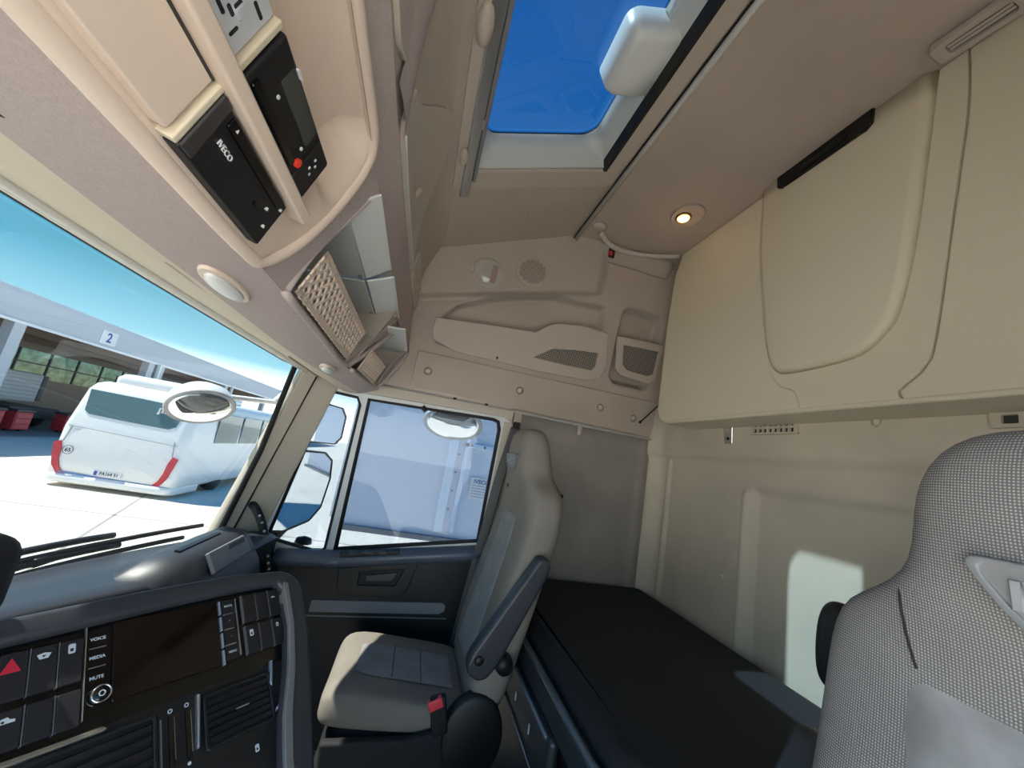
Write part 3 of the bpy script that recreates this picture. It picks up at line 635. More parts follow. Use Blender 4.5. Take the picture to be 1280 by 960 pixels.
# ---- radio bay, left of the shelves
bay = sheet('radio_bay', lambda a, b: (XL + (-0.135 - XL) * a,
      lint([(0, 0.292), (0.05, 0.286), (0.10, 0.280), (0.12, 0.279), (0.50, 0.239), (0.56, 0.238), (0.62, 0.262), (0.80, 0.258), (0.92, 0.235), (1.0, 0.190)], b),
      lint([(0, 1.553), (0.05, 1.550), (0.10, 1.552), (0.12, 1.557), (0.50, 1.700), (0.56, 1.716), (0.62, 1.725), (0.80, 1.790), (0.92, 1.826), (1.0, 1.834)], b)), 30, 50, cream, oc)
endp = [(-0.135, -0.085, 0.0)]
sheet('bay_end', lambda a, b: (-0.137 + (lint([(0, 0.02), (0.2, 0.062), (0.45, 0.084), (0.7, 0.088), (0.9, 0.076), (1.0, 0.05)], b)) * a,
      (1 - ss(0.0, 1.0, a)) * lint([(0, 0.292), (0.10, 0.280), (0.50, 0.239), (0.62, 0.262), (0.80, 0.258), (0.92, 0.235), (1.0, 0.190)], b) + ss(0, 1, a) * (low(-0.1).x + (upl(-0.1).x - low(-0.1).x) * b - 0.004 * sin(pi * b)),
      (1 - ss(0.0, 1.0, a)) * lint([(0, 1.553), (0.10, 1.552), (0.50, 1.700), (0.62, 1.725), (0.80, 1.790), (0.92, 1.826), (1.0, 1.834)], b) + ss(0, 1, a) * (low(-0.1).y + (upl(-0.1).y - low(-0.1).y) * b)), 12, 30, cream, oc)
rim_pts = [(-0.95, 0.290, 1.549), (-0.6, 0.290, 1.549), (-0.3, 0.290, 1.549), (-0.16, 0.289, 1.551), (-0.115, 0.286, 1.559), (-0.075, 0.267, 1.610), (-0.054, 0.242, 1.680), (-0.050, 0.216, 1.752), (-0.062, 0.197, 1.805), (-0.09, 0.189, 1.828), (-0.14, 0.187, 1.836), (-0.4, 0.187, 1.838), (-0.95, 0.187, 1.838)]
tube('bay_rim', rim_pts, 0.011, cream, oc, n=8, curve=5)
# pillars between the openings
def pil(x0b, x1b, x0t, x1t, nm='pillar', bul=0.010):
    sheet(nm, lambda a, b: (x0b + (x1b - x0b) * a + ((x0t - x0b) * (1 - a) + (x1t - x1b) * a) * b, (lambda p, q: p.x + (q.x - p.x) * b)(low(x0b), upl(x0t)) - bul * sin(pi * b), (lambda p, q: p.y + (q.y - p.y) * b)(low(x0b), upl(x0t))), 6, 12, cloth, oc, solid=0.006)
XLB = [(0, -0.115), (0.2, -0.075), (0.45, -0.052), (0.7, -0.045), (0.9, -0.055), (1.0, -0.08)]
sheet('pillar', lambda a, b: (lint(XLB, b) + ((-0.005 + 0.035 * b) - lint(XLB, b)) * a, low(-0.05).x + (upl(-0.05).x - low(-0.05).x) * b - 0.001, low(-0.05).y + (upl(-0.05).y - low(-0.05).y) * b), 8, 16, cloth, oc)
pil(0.545, 0.615, 0.72, 0.80, bul=-0.004)
pil(1.00, 1.06, 1.01, 1.07, bul=-0.02)
# shelf cavities
def shelf(x0, x1, ztop, nx0, nx1, white_m, far_m):
    yb = 0.46
    zf = low(x0).y + 0.004
    mesh('shelf_floor', [(x0, low(x0).x - 0.002, low(x0).y + 0.004), (x1, low(x1).x - 0.002, low(x1).y + 0.004), (x1 + 0.08, yb, zf + 0.01), (x0, yb, zf + 0.01)], [(0, 1, 2, 3)], taupe, oc, solid=0.006)
    mesh('shelf_back', [(x0 - 0.02, yb, zf - 0.01), (x1 + 0.12, yb, zf - 0.01), (x1 + 0.12, yb, ztop + 0.05), (x0 - 0.02, yb, ztop + 0.05)], [(0, 1, 2, 3)], taupe, oc, solid=0.006)
    mesh('shelf_end', [(x1, low(x1).x - 0.002, low(x1).y), (x1 + 0.14, upl(x1 + 0.14).x, upl(x1 + 0.14).y), (x1 + 0.14, yb, ztop + 0.04), (x1, yb, zf)], [(0, 1, 2, 3)], mat('shelf_taupe', (0.36, 0.31, 0.26), 0.6), oc, solid=0.006)
    mesh('shelf_end', [(x0, low(x0).x, low(x0).y), (x0 + 0.01, upl(x0).x, upl(x0).y), (x0 + 0.01, yb, ztop + 0.04), (x0, yb, zf)], [(0, 1, 2, 3)], mat('shelf_taupe', (0.36, 0.31, 0.26), 0.6), oc, solid=0.006)
shelf(0.0, 0.56, 1.76, 0, 0, None, None)
shelf(0.63, 0.98, 1.73, 0, 0, None, None)
def lid(name, x0, x1, y0, y1, z0, z1, m):
    return mesh(name, [(x0, y0, z0), (x1, y0, z0 - 0.02 * (x1 - x0)), (x1, y1, z1 - 0.02 * (x1 - x0)), (x0, y1, z1)], [(0, 1, 2, 3)], m, oc, solid=0.006, bevel=0.002)
lidw = mat('pale_lid', (0.66, 0.67, 0.65), 0.35); lidg = mat('grey_lid', (0.50, 0.50, 0.48), 0.45)
l1 = lid('fuse_lid', 0.02, 0.36, 0.176, 0.236, 1.805, 1.760, lidw); l2 = lid('fuse_lid', 0.364, 0.72, 0.166, 0.236, 1.785, 1.752, lidw)
l3 = lid('fuse_lid', 0.02, 0.36, 0.239, 0.455, 1.758, 1.735, lidg); l4 = lid('fuse_lid', 0.364, 0.72, 0.239, 0.455, 1.750, 1.728, lidg)
lid('fuse_lid', 0.68, 1.04, 0.13, 0.45, 1.722, 1.700, lidw)
box('lid_latch', (0.345, 0.250, 1.750), (0.020, 0.010, 0.008), mgrey, l3, bevel=0.002); box('lid_latch', (0.40, 0.225, 1.758), (0.022, 0.008, 0.008), mgrey, l2, bevel=0.002)
box('lid_latch', (0.62, 0.250, 1.738), (0.014, 0.008, 0.008), mgrey, l4, bevel=0.002)
# lattice nets standing on the shelf lips
def lattice(F, W, H, p, bar, parent, m, trap=0.0):
    bx_ = [((0, bar, 0), (W, bar * 2.0, 0.004), 0), ((0, H - bar, 0), (W, bar * 2.2, 0.004), 0), ((-W / 2 + bar, H / 2, 0), (bar * 2, H, 0.004), 0), ((W / 2 - bar, H / 2, 0), (bar * 2, H, 0.004), 0)]
    k = -H
    while k < W + H:
        for sgn in (1, -1):
            x0 = -W / 2 + k; pts = []
            xa, xb = (x0, x0 + H * 1.0) if sgn > 0 else (x0 + H, x0)
            t0, t1 = 0.0, 1.0
            for t_ in (0,):
                lo, hi = -W / 2, W / 2
                if xb != xa:
                    ta, tb = (lo - xa) / (xb - xa), (hi - xa) / (xb - xa)
                    t0 = max(0, min(ta, tb)); t1 = min(1, max(ta, tb))
            if t1 - t0 > 0.03:
                ax, ay = xa + (xb - xa) * t0, H * t0; bx2, by2 = xa + (xb - xa) * t1, H * t1
                bx_.append((((ax + bx2) / 2, (ay + by2) / 2, 0.0), (sqrt((bx2 - ax) ** 2 + (by2 - ay) ** 2), bar, 0.004), math.atan2(by2 - ay, bx2 - ax)))
        k += p
    return joined('lattice_net', bx_, m, parent, F)
lattice(fr((0.265, 0.270, 1.553), (1, -0.022, -0.035), (0, -0.35, 1)), 0.50, 0.100, 0.0300, 0.0058, oc, cream)
lattice(fr((0.775, 0.236, 1.538), (1, -0.10, -0.005), (0, -0.40, 1)), 0.26, 0.082, 0.020, 0.0045, oc, cream)
# lip rims of the two shelves
tube('shelf_lip', [(0.0, 0.286, 1.552), (0.27, 0.283, 1.544), (0.55, 0.276, 1.533), (0.61, 0.258, 1.560), (0.68, 0.222, 1.63), (0.76, 0.182, 1.715), (0.80, 0.166, 1.762)], 0.008, cloth, oc, n=8, curve=5)
tube('shelf_lip', [(0.0, 0.284, 1.558), (0.005, 0.262, 1.64), (0.02, 0.222, 1.74), (0.035, 0.188, 1.822)], 0.006, cloth, oc, n=8, curve=4)
tube('shelf_lip', [(0.62, 0.262, 1.530), (0.80, 0.248, 1.529), (0.96, 0.226, 1.530), (1.0, 0.20, 1.56), (1.02, 0.165, 1.63), (1.04, 0.126, 1.725)], 0.007, cloth, oc, n=8, curve=5)
# map reading lamps let into the header
def map_lamp(x, t, L_, label):
    y, z = under(x, t); y2, z2 = under(x, t + 0.03)
    F = fr((x, y, z), (1, 0.06, 0), (0, y2 - y, z2 - z)); 
    if F.col[2].z > 0: F = fr((x, y, z), (1, 0.06, 0), (0, y - y2, z - z2))
    T = thing('map_lamp', label, 'lamp', (x, y, z), 'oval map lamps in the header')
    prism('rim', circ(0, 0, L_, L_ * 0.36, 28), -0.004, 0.006, cream, T, F, bevel=0.003)
    loft('lens', [[(L_ * 0.80 * s * cos(2 * pi * k / 24), L_ * 0.26 * s * sin(2 * pi * k / 24), h) for k in range(24)] for s, h in ((1, 0.006), (0.95, 0.011), (0.6, 0.014), (0.1, 0.015))], whitep, T, F)
map_lamp(0.0, 0.765, 0.080, 'pale oval map lamp in the header below the lattice shelf')
map_lamp(0.62, 0.80, 0.066, 'pale oval map lamp in the header near the windscreen pillar')
# small wire hook on the header
hkw = tube('visor_clip', [(-0.40, 0.415, 1.545), (-0.375, 0.41, 1.538), (-0.35, 0.40, 1.545)], 0.003, dgrey, None, n=6, curve=4); tag(hkw, 'tiny dark wire clip on the header cloth', 'clip')

# ---- units mounted in the bay
BN = fr((0.014, 0.270, 1.556), (1, 0, 0), (0, 0.221 - 0.270, 1.712 - 1.556))     # x = X, y = up the face
if BN.col[2].y > 0:
    pass
bn = -1 if BN.col[2].y > 0 else 1      # local z sign that points out of the console (rearward)
def bz(a, b): return (a * bn, b * bn)
U = thing('radio_unit', 'black drive unit with IVECO lettering in the overhead console', 'radio', (-0.29, 0.26, 1.56))
prism('body', rrect(-0.385, -0.002, -0.200, 0.066, 0.003), *bz(-0.02, 0.006), black, U, BN, bevel=0.004)
prism('top_flap', [(-0.386, 0.0), (-0.367, 0.0), (-0.370, 0.066), (-0.386, 0.066)], *bz(0.003, 0.0085), mat('flap_grey', (0.035, 0.032, 0.032), 0.5), U, BN, bevel=0.002)
prism('slot_panel', rrect(-0.362, 0.050, -0.215, 0.064, 0.003), *bz(0.004, 0.0085), gloss, U, BN, bevel=0.001)
prism('button', rrect(-0.262, 0.026, -0.244, 0.032, 0.002), *bz(0.005, 0.008), gloss, U, BN)
txM = BN @ Matrix.Translation((-0.322, 0.036, 0.0186 * bn)) 
def facing_text(name, s, size, m, par, F, x, y, z, rot=0, **kw):
    # text readable from the rear side of frame F
    base = F @ Matrix.Translation((x, y, z * bn)) 
    u = base.col[0].xyz; v = base.col[1].xyz
    G = fr(base.translation, u, v)
    if bn < 0: G = fr(base.translation, -u, v)
    G = G @ Matrix.Rotation(rot, 4, 'Z')
    return text(name, s, size, m, par, G, **kw)
BNo = fr((0.014, 0.270, 1.556), (1, 0, 0), (0, 0.221 - 0.270, 1.712 - 1.556))
facing_text('brand_lettering', 'IVECO', 0.0090, inkw, U, BNo, -0.343, 0.034, 0.0068, rot=0, sx=1.1)
for x_, y_ in ((-0.352, 0.055), (-0.238, 0.036), (-0.214, 0.052), (-0.222, 0.018)):
    prism('symbol', [(x_, y_), (x_ + 0.004, y_), (x_ + 0.002, y_ + 0.004)], *bz(0.004, 0.0092), inkw, U, BN)
T = thing('tachograph', 'black tachograph unit with grey display and red button in the overhead console', 'tachograph', (-0.29, 0.23, 1.64))
prism('body', rrect(-0.388, 0.088, -0.198, 0.158, 0.004), *bz(-0.02, 0.012), black, T, BN, bevel=0.005)
prism('display', rrect(-0.355, 0.128, -0.262, 0.152, 0.003), *bz(0.010, 0.0135), mat('lcd_grey', (0.055, 0.06, 0.055), 0.2), T, BN)
prism('paper_slot', rrect(-0.380, 0.092, -0.262, 0.104, 0.003), *bz(0.010, 0.015), gloss, T, BN, bevel=0.002)
prism('red_button', circ(-0.256, 0.106, 0.0050, 0.0060, 14), *bz(0.011, 0.0165), mat('bright_red', (0.9, 0.06, 0.03), 0.4), T, BN)
for x_, y_ in ((-0.232, 0.120), (-0.224, 0.130), (-0.232, 0.134), (-0.224, 0.116)):
    prism('symbol', rrect(x_ - 0.0015, y_ - 0.002, x_ + 0.0015, y_ + 0.002, 0.0005, 1), *bz(0.012, 0.0155), inkw, T, BN)
for x_, y_ in ((-0.345, 0.118), (-0.265, 0.121)):
    prism('symbol', circ(x_, y_, 0.0024, 0.0024, 8), *bz(0.011, 0.0132), inkw, T, BN)
prism('symbol', rrect(-0.352, 0.154, -0.338, 0.1565, 0.001, 1), *bz(0.012, 0.0155), inkw, T, BN)
prism('card_bay', rrect(-0.246, 0.088, -0.202, 0.154, 0.004), *bz(0.010, 0.0145), black, T, BN, bevel=0.002)
# empty radio cage left of the tachograph, upper slot
RC = thing('radio_cage', 'bare zinc radio mounting cage with punched slots in the overhead console', 'radio cage', (-0.49, 0.23, 1.65))
prism('plate', rrect(-0.585, 0.084, -0.402, 0.156, 0.003), *bz(-0.010, 0.004), zinc, RC, BN)
dk = mat('cage_hole', (0.012, 0.012, 0.014), 0.8)
for (x_, y_, w_, h_) in ((-0.455, 0.120, 0.022, 0.018), (-0.470, 0.098, 0.004, 0.022), (-0.440, 0.104, 0.012, 0.004), (-0.432, 0.112, 0.010, 0.004), (-0.426, 0.122, 0.014, 0.010), (-0.445, 0.092, 0.010, 0.003), (-0.428, 0.094, 0.012, 0.003), (-0.500, 0.130, 0.004, 0.03), (-0.52, 0.10, 0.03, 0.006), (-0.415, 0.140, 0.016, 0.004), (-0.55, 0.125, 0.024, 0.02), (-0.418, 0.106, 0.003, 0.012)):
    prism('punched_slot', rrect(x_ - w_ / 2, y_ - h_ / 2, x_ + w_ / 2, y_ + h_ / 2, 0.001, 1), *bz(0.0035, 0.0046), dk, RC, BN)
prism('slot_tab', rrect(-0.430, 0.116, -0.421, 0.127, 0.001, 1), *bz(0.004, 0.007), zinc, RC, BN)
# frame strips around the slots and blank cover
prism('slot_divider', rrect(-0.95, 0.067, -0.165, 0.087, 0.004), *bz(-0.02, 0.020), cream, oc, BN, bevel=0.004)
prism('slot_post', rrect(-0.398, 0.086, -0.390, 0.160, 0.002), *bz(-0.02, 0.009), mat('slot_cream', (0.66, 0.57, 0.42), 0.5), oc, BN, bevel=0.003)
prism('slot_post', rrect(-0.395, -0.002, -0.387, 0.068, 0.002), *bz(-0.02, 0.007), mat('slot_cream', (0.66, 0.57, 0.42), 0.5), oc, BN, bevel=0.003)
prism('blank_cover', rrect(-0.60, 0.000, -0.400, 0.070, 0.004), *bz(-0.02, 0.004), cream, oc, BN, bevel=0.002)
prism('cover_gap', rrect(-0.60, 0.0625, -0.400, 0.0655, 0.001, 1), *bz(0.001, 0.005), mat('gap_dark', (0.04, 0.035, 0.03), 0.9), oc, BN)
# screw in the upper recess
lathe('bay_screw', [(0.0, 0.003), (0.006, 0.003), (0.009, 0.0)], silver, oc, fr((-0.185, 0.262, 1.772), (1, 0, 0), (0, -0.1, 1)) @ Matrix.Rotation(0, 4, 'X') if False else fr((-0.185, 0.2575, 1.772), (1, 0, 0), (0, -0.1, 1)), n=14)

# ================================================================== dashboard
PF = fr((0.06, 0.34, 0.99), (0.7547, -0.6561, 0), (0.4304, 0.4951, 0.7547))   # z = towards the driver
dash = thing('dashboard', 'black dashboard under the windscreen with raised passenger air vent pod', 'dashboard', (0.3, 0.5, 0.3))
def dfront(x): return lint([(-0.95, 0.74), (-0.1, 0.735), (0.2, 0.645), (0.48, 0.49), (0.56, 0.47), (1.03, 0.44)], x)
sheet('top_pad', lambda a, b: (lambda x: (x, dfront(x) + (ws(x, 0.86) + 0.004 - dfront(x)) * b, 0.900 - 0.012 * (1 - ss(0, 0.12, b)) - 0.03 * ss(0.45, 1.0, b)))(-0.9 + 1.90 * a), 50, 14, dgrey, dash, solid=0.012)
loft('body', [[(x, dfront(x) + 0.004, 0.886), (x, ws(x, 0.85) - 0.005, 0.862), (x, ws(x, 0.85) - 0.02, 0.20), (x, dfront(x) + 0.03, 0.20)] for x in [-0.9 + 1.92 * i / 30 for i in range(31)]], black, dash, smooth=False)
pod = loft('vent_pod', [[(x, y0, 0.60), (x, y0, 0.79 + dz_), (x, y0 + 0.025, 0.858 + dz_), (x, y0 + 0.075, 0.930 + dz_), (x, y0 + 0.095, 0.944 + dz_), (x, y0 + 0.16, 0.946 + dz_), (x, y0 + 0.22, 0.91 + dz_), (x, y0 + 0.225, 0.60)] for x, y0, dz_ in ((0.40, 0.46, -0.06), (0.425, 0.435, -0.03), (0.47, 0.420, -0.006), (0.52, 0.415, 0.0), (0.80, 0.412, 0.0), (0.835, 0.414, -0.002), (0.852, 0.42, -0.014), (0.858, 0.43, -0.04))], dgrey, dash)
PV = fr((0.65, 0.463, 0.9085), (1, 0, 0), (0, 0.05, 0.072))
prism('vent_plate', [(-0.125, -0.018), (0.118, -0.018), (0.118, 0.022), (0.105, 0.040), (-0.118, 0.040)], -0.004, 0.007, mgrey, pod, PV, bevel=0.003)
prism('vent_slot', [(-0.02, 0.020), (0.09, 0.020), (0.095, 0.033), (-0.01, 0.033)], 0.005, 0.009, black, pod, PV)
box('defrost_slot', (0.62, 0.545, 0.946), (0.22, 0.014, 0.006), black, pod)
loft('end_cap', [[(x, 0.46, 0.60), (x, 0.46, z), (x, 0.56, z + 0.02), (x, 0.66, z + 0.02), (x, 0.66, 0.60)] for x, z in ((0.85, 0.84), (0.96, 0.82))], dgrey, dash, smooth=False, bevel=0.01)

cc = thing('centre_console_panel', 'driver-angled black centre panel with touch screen and rocker switches', 'control panel', (0.06, 0.34, 0.6))
outer = [(-0.42, 0.018), (-0.176, 0.026), (-0.03, 0.034), (0.10, 0.036)] + [(0.195 - 0.04 + 0.04 * sin(a), -0.008 + 0.04 * cos(a) + 0.0) for a in [pi / 2 * i / 6 for i in range(1)]] + arc(0.180, -0.022, 0.052, 80, 0, 8) + [(0.228, -0.10), (0.212, -0.20), (0.192, -0.31), (0.180, -0.42), (-0.42, -0.42)]
inner = [(-0.38, -0.010), (-0.172, -0.006), (0.0, 0.003), (0.12, 0.006), (0.180, 0.004), (0.190, -0.010), (0.186, -0.08), (0.172, -0.15), (0.150, -0.22), (0.140, -0.28), (0.138, -0.38), (-0.38, -0.38)]
prism('console_body', outer, -0.16, -0.004, black, cc, PF)
prism('bezel', outer, -0.004, 0.022, dgrey, cc, PF, holes=[inner], bevel=0.009, seg=3)
prism('side_strip', [(0.190, 0.004), (0.200, 0.0), (0.198, -0.08), (0.186, -0.15), (0.167, -0.22), (0.156, -0.28), (0.154, -0.38), (0.139, -0.38), (0.141, -0.28), (0.151, -0.22), (0.173, -0.15), (0.187, -0.08)], 0.0, 0.0245, mat('satin_strip', (0.20, 0.20, 0.21), 0.35, metal=0.3), cc, PF, bevel=0.002)
prism('face_plate', [(-0.38, 0.0), (0.185, 0.004), (0.190, -0.09), (0.18, -0.13), (-0.38, -0.13)], -0.004, 0.001, gloss, cc, PF)
prism('lower_plate', [(-0.38, -0.13), (0.18, -0.13), (0.145, -0.25), (0.14, -0.38), (-0.38, -0.38)], -0.004, 0.001, black, cc, PF)
seamm = mat('seam_grey', (0.10, 0.10, 0.11), 0.4)
iconm = mat('icon_print', (0.55, 0.60, 0.66), 0.5)
swm = mat('switch_black', (0.010, 0.010, 0.013), 0.5)
def switch(u0, u1, v0, v1):
    return prism('rocker_switch', rrect(u0 + 0.0008, v0 + 0.0008, u1 - 0.0008, v1 - 0.0008, 0.0015, 2), 0.0, 0.007, swm, cc, PF, bevel=0.0015)
cols_l = [(-0.200, -0.175), (-0.174, -0.1485), (-0.1475, -0.1225), (-0.1215, -0.0975)]
sws = {}
for i, (a, b) in enumerate(cols_l):
    for j, (v0, v1) in enumerate(((-0.070, -0.014), (-0.122, -0.078))): sws[('l', i, j)] = switch(a, b, v0, v1)
cols_r = [(0.1165, 0.1405), (0.1415, 0.1645), (0.1655, 0.1870)]
for i, (a, b) in enumerate(cols_r):
    for j, (v0, v1) in enumerate(((-0.051, -0.001), (-0.104, -0.056))): sws[('r', i, j)] = switch(a, b, v0, v1)
for u_ in (-0.1480, -0.1220):
    for v0, v1 in ((-0.070, -0.014), (-0.122, -0.078)): prism('switch_seam', rrect(u_ - 0.0006, v0, u_ + 0.0006, v1, 0.0003, 1), 0.0, 0.0068, seamm, cc, PF)
for u_ in (0.116, 0.141, 0.165):
    for v0, v1 in ((-0.051, -0.001), (-0.104, -0.056)): prism('switch_seam', rrect(u_ - 0.0006, v0, u_ + 0.0006, v1, 0.0003, 1), 0.0, 0.0068, seamm, cc, PF)
prism('switch_seam', rrect(-0.0962, -0.118, -0.0950, 0.0, 0.0004, 1), 0.0, 0.006, silver, cc, PF)
hz = prism('hazard_symbol', [(-0.173, -0.038), (-0.155, -0.038), (-0.164, -0.021)], 0.0068, 0.0078, mat('hazard_red', (0.55, 0.02, 0.05), 0.4), sws[('l', 1, 0)], PF)
def icon(par, cx, cy, s, kind):
    if kind == 'screen':
        prism('symbol', [(cx - s, cy + s * 0.35), (cx - s * 0.6, cy - s * 0.5), (cx + s * 0.6, cy - s * 0.5), (cx + s, cy + s * 0.35), (cx, cy + s * 0.6)], 0.0068, 0.0076, iconm, par, PF, holes=[[(cx - s * 0.35, cy + s * 0.2), (cx - s * 0.1, cy - s * 0.3), (cx + s * 0.35, cy + s * 0.15)]])
    elif kind == 'car':
        prism('symbol', [(cx - s, cy - s * 0.4), (cx + s, cy - s * 0.4), (cx + s, cy), (cx + s * 0.4, cy + s * 0.1), (cx + s * 0.1, cy + s * 0.5), (cx - s * 0.6, cy + s * 0.4), (cx - s, cy)], 0.0068, 0.0076, iconm, par, PF, holes=[circ(cx - s * 0.4, cy - s * 0.1, s * 0.22, None, 8)])
    elif kind == 'ring':
        prism('symbol', circ(cx, cy, s, None, 16), 0.0068, 0.0076, iconm, par, PF, holes=[circ(cx, cy, s * 0.62, None, 16)])
    else:
        prism('symbol', rrect(cx - s * 0.6, cy - s, cx + s * 0.6, cy + s, s * 0.3, 2), 0.0068, 0.0076, iconm, par, PF, holes=[rrect(cx - s * 0.3, cy - s * 0.6, cx + s * 0.3, cy + s * 0.1, s * 0.1, 1)])
icon(sws[('l', 2, 0)], -0.136, -0.027, 0.0065, 'screen'); icon(sws[('l', 3, 0)], -0.110, -0.026, 0.0060, 'key'); icon(sws[('l', 1, 1)], -0.162, -0.090, 0.0070, 'car')
icon(sws[('r', 2, 0)], 0.175, -0.016, 0.0035, 'car'); icon(sws[('r', 0, 1)], 0.126, -0.070, 0.0055, 'key'); icon(sws[('r', 2, 1)], 0.175, -0.068, 0.0035, 'key')
# touch screen unit
scr = prism('touch_screen', rrect(-0.066, -0.106, 0.0745, -0.002, 0.002, 2), 0.0, 0.0045, mat('screen_glass', (0.007, 0.004, 0.0035), 0.08), cc, PF, bevel=0.001)
for s_, v_ in (('VOICE', -0.019), ('MEDIA', -0.0435), ('MUTE', -0.0695)):
    text('key_lettering', s_, 0.0058, iconm, cc, PF @ Matrix.Translation((-0.0815, v_, 0.0012)), depth=0.0002, bold=True)
for v_ in (-0.031, -0.056): prism('key_divider', rrect(-0.0905, v_ - 0.0005, -0.0725, v_ + 0.0005, 0.0002, 1), 0.0008, 0.0018, silver, cc, PF)
kn = lathe('volume_knob', [(0.0, 0.010), (0.0085, 0.010), (0.0095, 0.008), (0.0098, 0.0)], gloss, cc, PF @ Matrix.Translation((-0.0785, -0.0925, 0)), n=24)
lathe('knob_ring', [(0.0090, 0.0), (0.0112, 0.0), (0.0112, 0.0095), (0.0098, 0.0105), (0.0090, 0.0095)], chrome, kn, PF @ Matrix.Translation((-0.0785, -0.0925, 0)), n=24, caps=False)
prism('power_mark', circ(-0.0785, -0.0925, 0.0038, None, 14), 0.0100, 0.0106, iconm, kn, PF, holes=[circ(-0.0785, -0.0925, 0.0026, None, 14)])
for k in range(4): prism('chrome_key', rrect(0.0765, -0.003 - 0.027 * (k + 1) + 0.003, 0.0800, -0.003 - 0.027 * k, 0.001, 1), 0.0, 0.0055, mat('blue_chrome', (0.35, 0.42, 0.55), 0.3, metal=0.6), cc, PF, bevel=0.0006)
for k, s_ in enumerate(('MODE', '+', '-', 'MENU')):
    prism('side_key', rrect(0.0825, -0.003 - 0.0255 * (k + 1) + 0.002, 0.1035, -0.003 - 0.0255 * k, 0.001, 1), 0.0, 0.004, swm, cc, PF, bevel=0.0008)
    text('key_lettering', s_, 0.0048, iconm, cc, PF @ Matrix.Translation((0.093, -0.014 - 0.0255 * k, 0.0043)), depth=0.0002, bold=True)
    if k: prism('key_divider', rrect(0.083, -0.0026 - 0.0255 * k, 0.100, -0.0014 - 0.0255 * k, 0.0003, 1), 0.0008, 0.0046, silver, cc, PF)
prism('key_edge', rrect(0.1045, -0.10, 0.1062, -0.004, 0.0005, 1), 0.0, 0.005, silver, cc, PF)
# lower part: air vents, sliders, chrome lines, script
def vent(u0, u1, v0, v1, nm):
    V = prism('air_vent', rrect(u0, v0, u1, v1, 0.006, 3), 0.0, 0.006, black, cc, PF, holes=[rrect(u0 + 0.005, v0 + 0.005, u1 - 0.005, v1 - 0.005, 0.004, 3)], bevel=0.001)
    n_ = 6
    for k in range(n_): box('vent_slat', ((u0 + u1) / 2, v0 + 0.008 + (v1 - v0 - 0.016) * (k + 0.5) / n_, 0.003), (u1 - u0 - 0.012, 0.0075, 0.002), mat('slat_black', (0.008, 0.0075, 0.010), 0.35), V, PF, rot=Matrix.Rotation(0.5, 4, 'X'))
    return V
v1_ = vent(-0.150, -0.016, -0.235, -0.140, 'l'); v2_ = vent(0.042, 0.150, -0.215, -0.140, 'r')
prism('vent_tab', rrect(0.088, -0.1775, 0.108, -0.1755, 0.0005, 1), 0.004, 0.0075, silver, v2_, PF); prism('vent_tab', rrect(-0.09, -0.1875, -0.07, -0.1855, 0.0005, 1), 0.004, 0.0075, silver, v1_, PF)
prism('trim_line', [(-0.30, -0.128), (-0.075, -0.132), (-0.070, -0.1355), (-0.075, -0.138), (-0.30, -0.136)], 0.0, 0.008, mat('satin_trim', (0.42, 0.41, 0.36), 0.25, metal=0.8), cc, PF, bevel=0.0015)
for u_ in (0.001, 0.022):
    s_ = prism('slider_track', rrect(u_ - 0.003, -0.212, u_ + 0.003, -0.150, 0.002, 2), 0.0, 0.004, gloss, cc, PF)
    prism('slider_mark', circ(u_, -0.1435, 0.0030, None, 12), 0.0008, 0.0018, iconm, s_, PF, holes=[circ(u_, -0.1435, 0.0018, None, 12)])
    prism('slider_mark', circ(u_, -0.217, 0.0022, None, 10), 0.0008, 0.0018, inkw, s_, PF)
    prism('slider_edge', rrect(u_ + 0.0040, -0.205, u_ + 0.0046, -0.152, 0.0002, 1), 0.0008, 0.003, silver, s_, PF)
prism('chrome_line', [(0.034, -0.135), (0.038, -0.137), (0.033, -0.205), (0.030, -0.205)], 0.0, 0.008, silver, cc, PF, bevel=0.001); prism('chrome_line', [(-0.013, -0.150), (-0.0115, -0.150), (-0.012, -0.23), (-0.0135, -0.23)], 0.0, 0.006, seamm, cc, PF)
prism('chrome_line', [(0.153, -0.125), (0.156, -0.126), (0.149, -0.165), (0.146, -0.160)], 0.0, 0.008, mat('blue_chrome', (0.35, 0.42, 0.55), 0.3, metal=0.6), cc, PF, bevel=0.001)
tube('script_mark', [PF @ Vector(p) for p in ((0.150, -0.206, 0.003), (0.155, -0.199, 0.003), (0.153, -0.203, 0.003), (0.160, -0.195, 0.003), (0.158, -0.199, 0.003), (0.164, -0.188, 0.003), (0.162, -0.195, 0.003), (0.168, -0.182, 0.003))], 0.0012, mat('script_violet', (0.50, 0.45, 0.70), 0.4), cc, n=6, curve=4)
icon(cc, 0.112, -0.241, 0.005, 'key')

# instrument hood in front of the driver (only its end reaches into view)
hd = loft('instrument_hood', [[(x, 0.50 + py, 1.068 + pz) for py, pz in rrect(-0.040 * k, -0.060 * k, 0.040 * k, 0.062 * k, 0.028 * k, 4)] for x, k in ((-0.85, 0.9), (-0.80, 1.0), (-0.13, 1.0), (-0.090, 0.97), (-0.073, 0.84), (-0.067, 0.55))], blacks)
tag(hd, 'rounded black end of the instrument hood above the hazard switch', 'instrument hood')

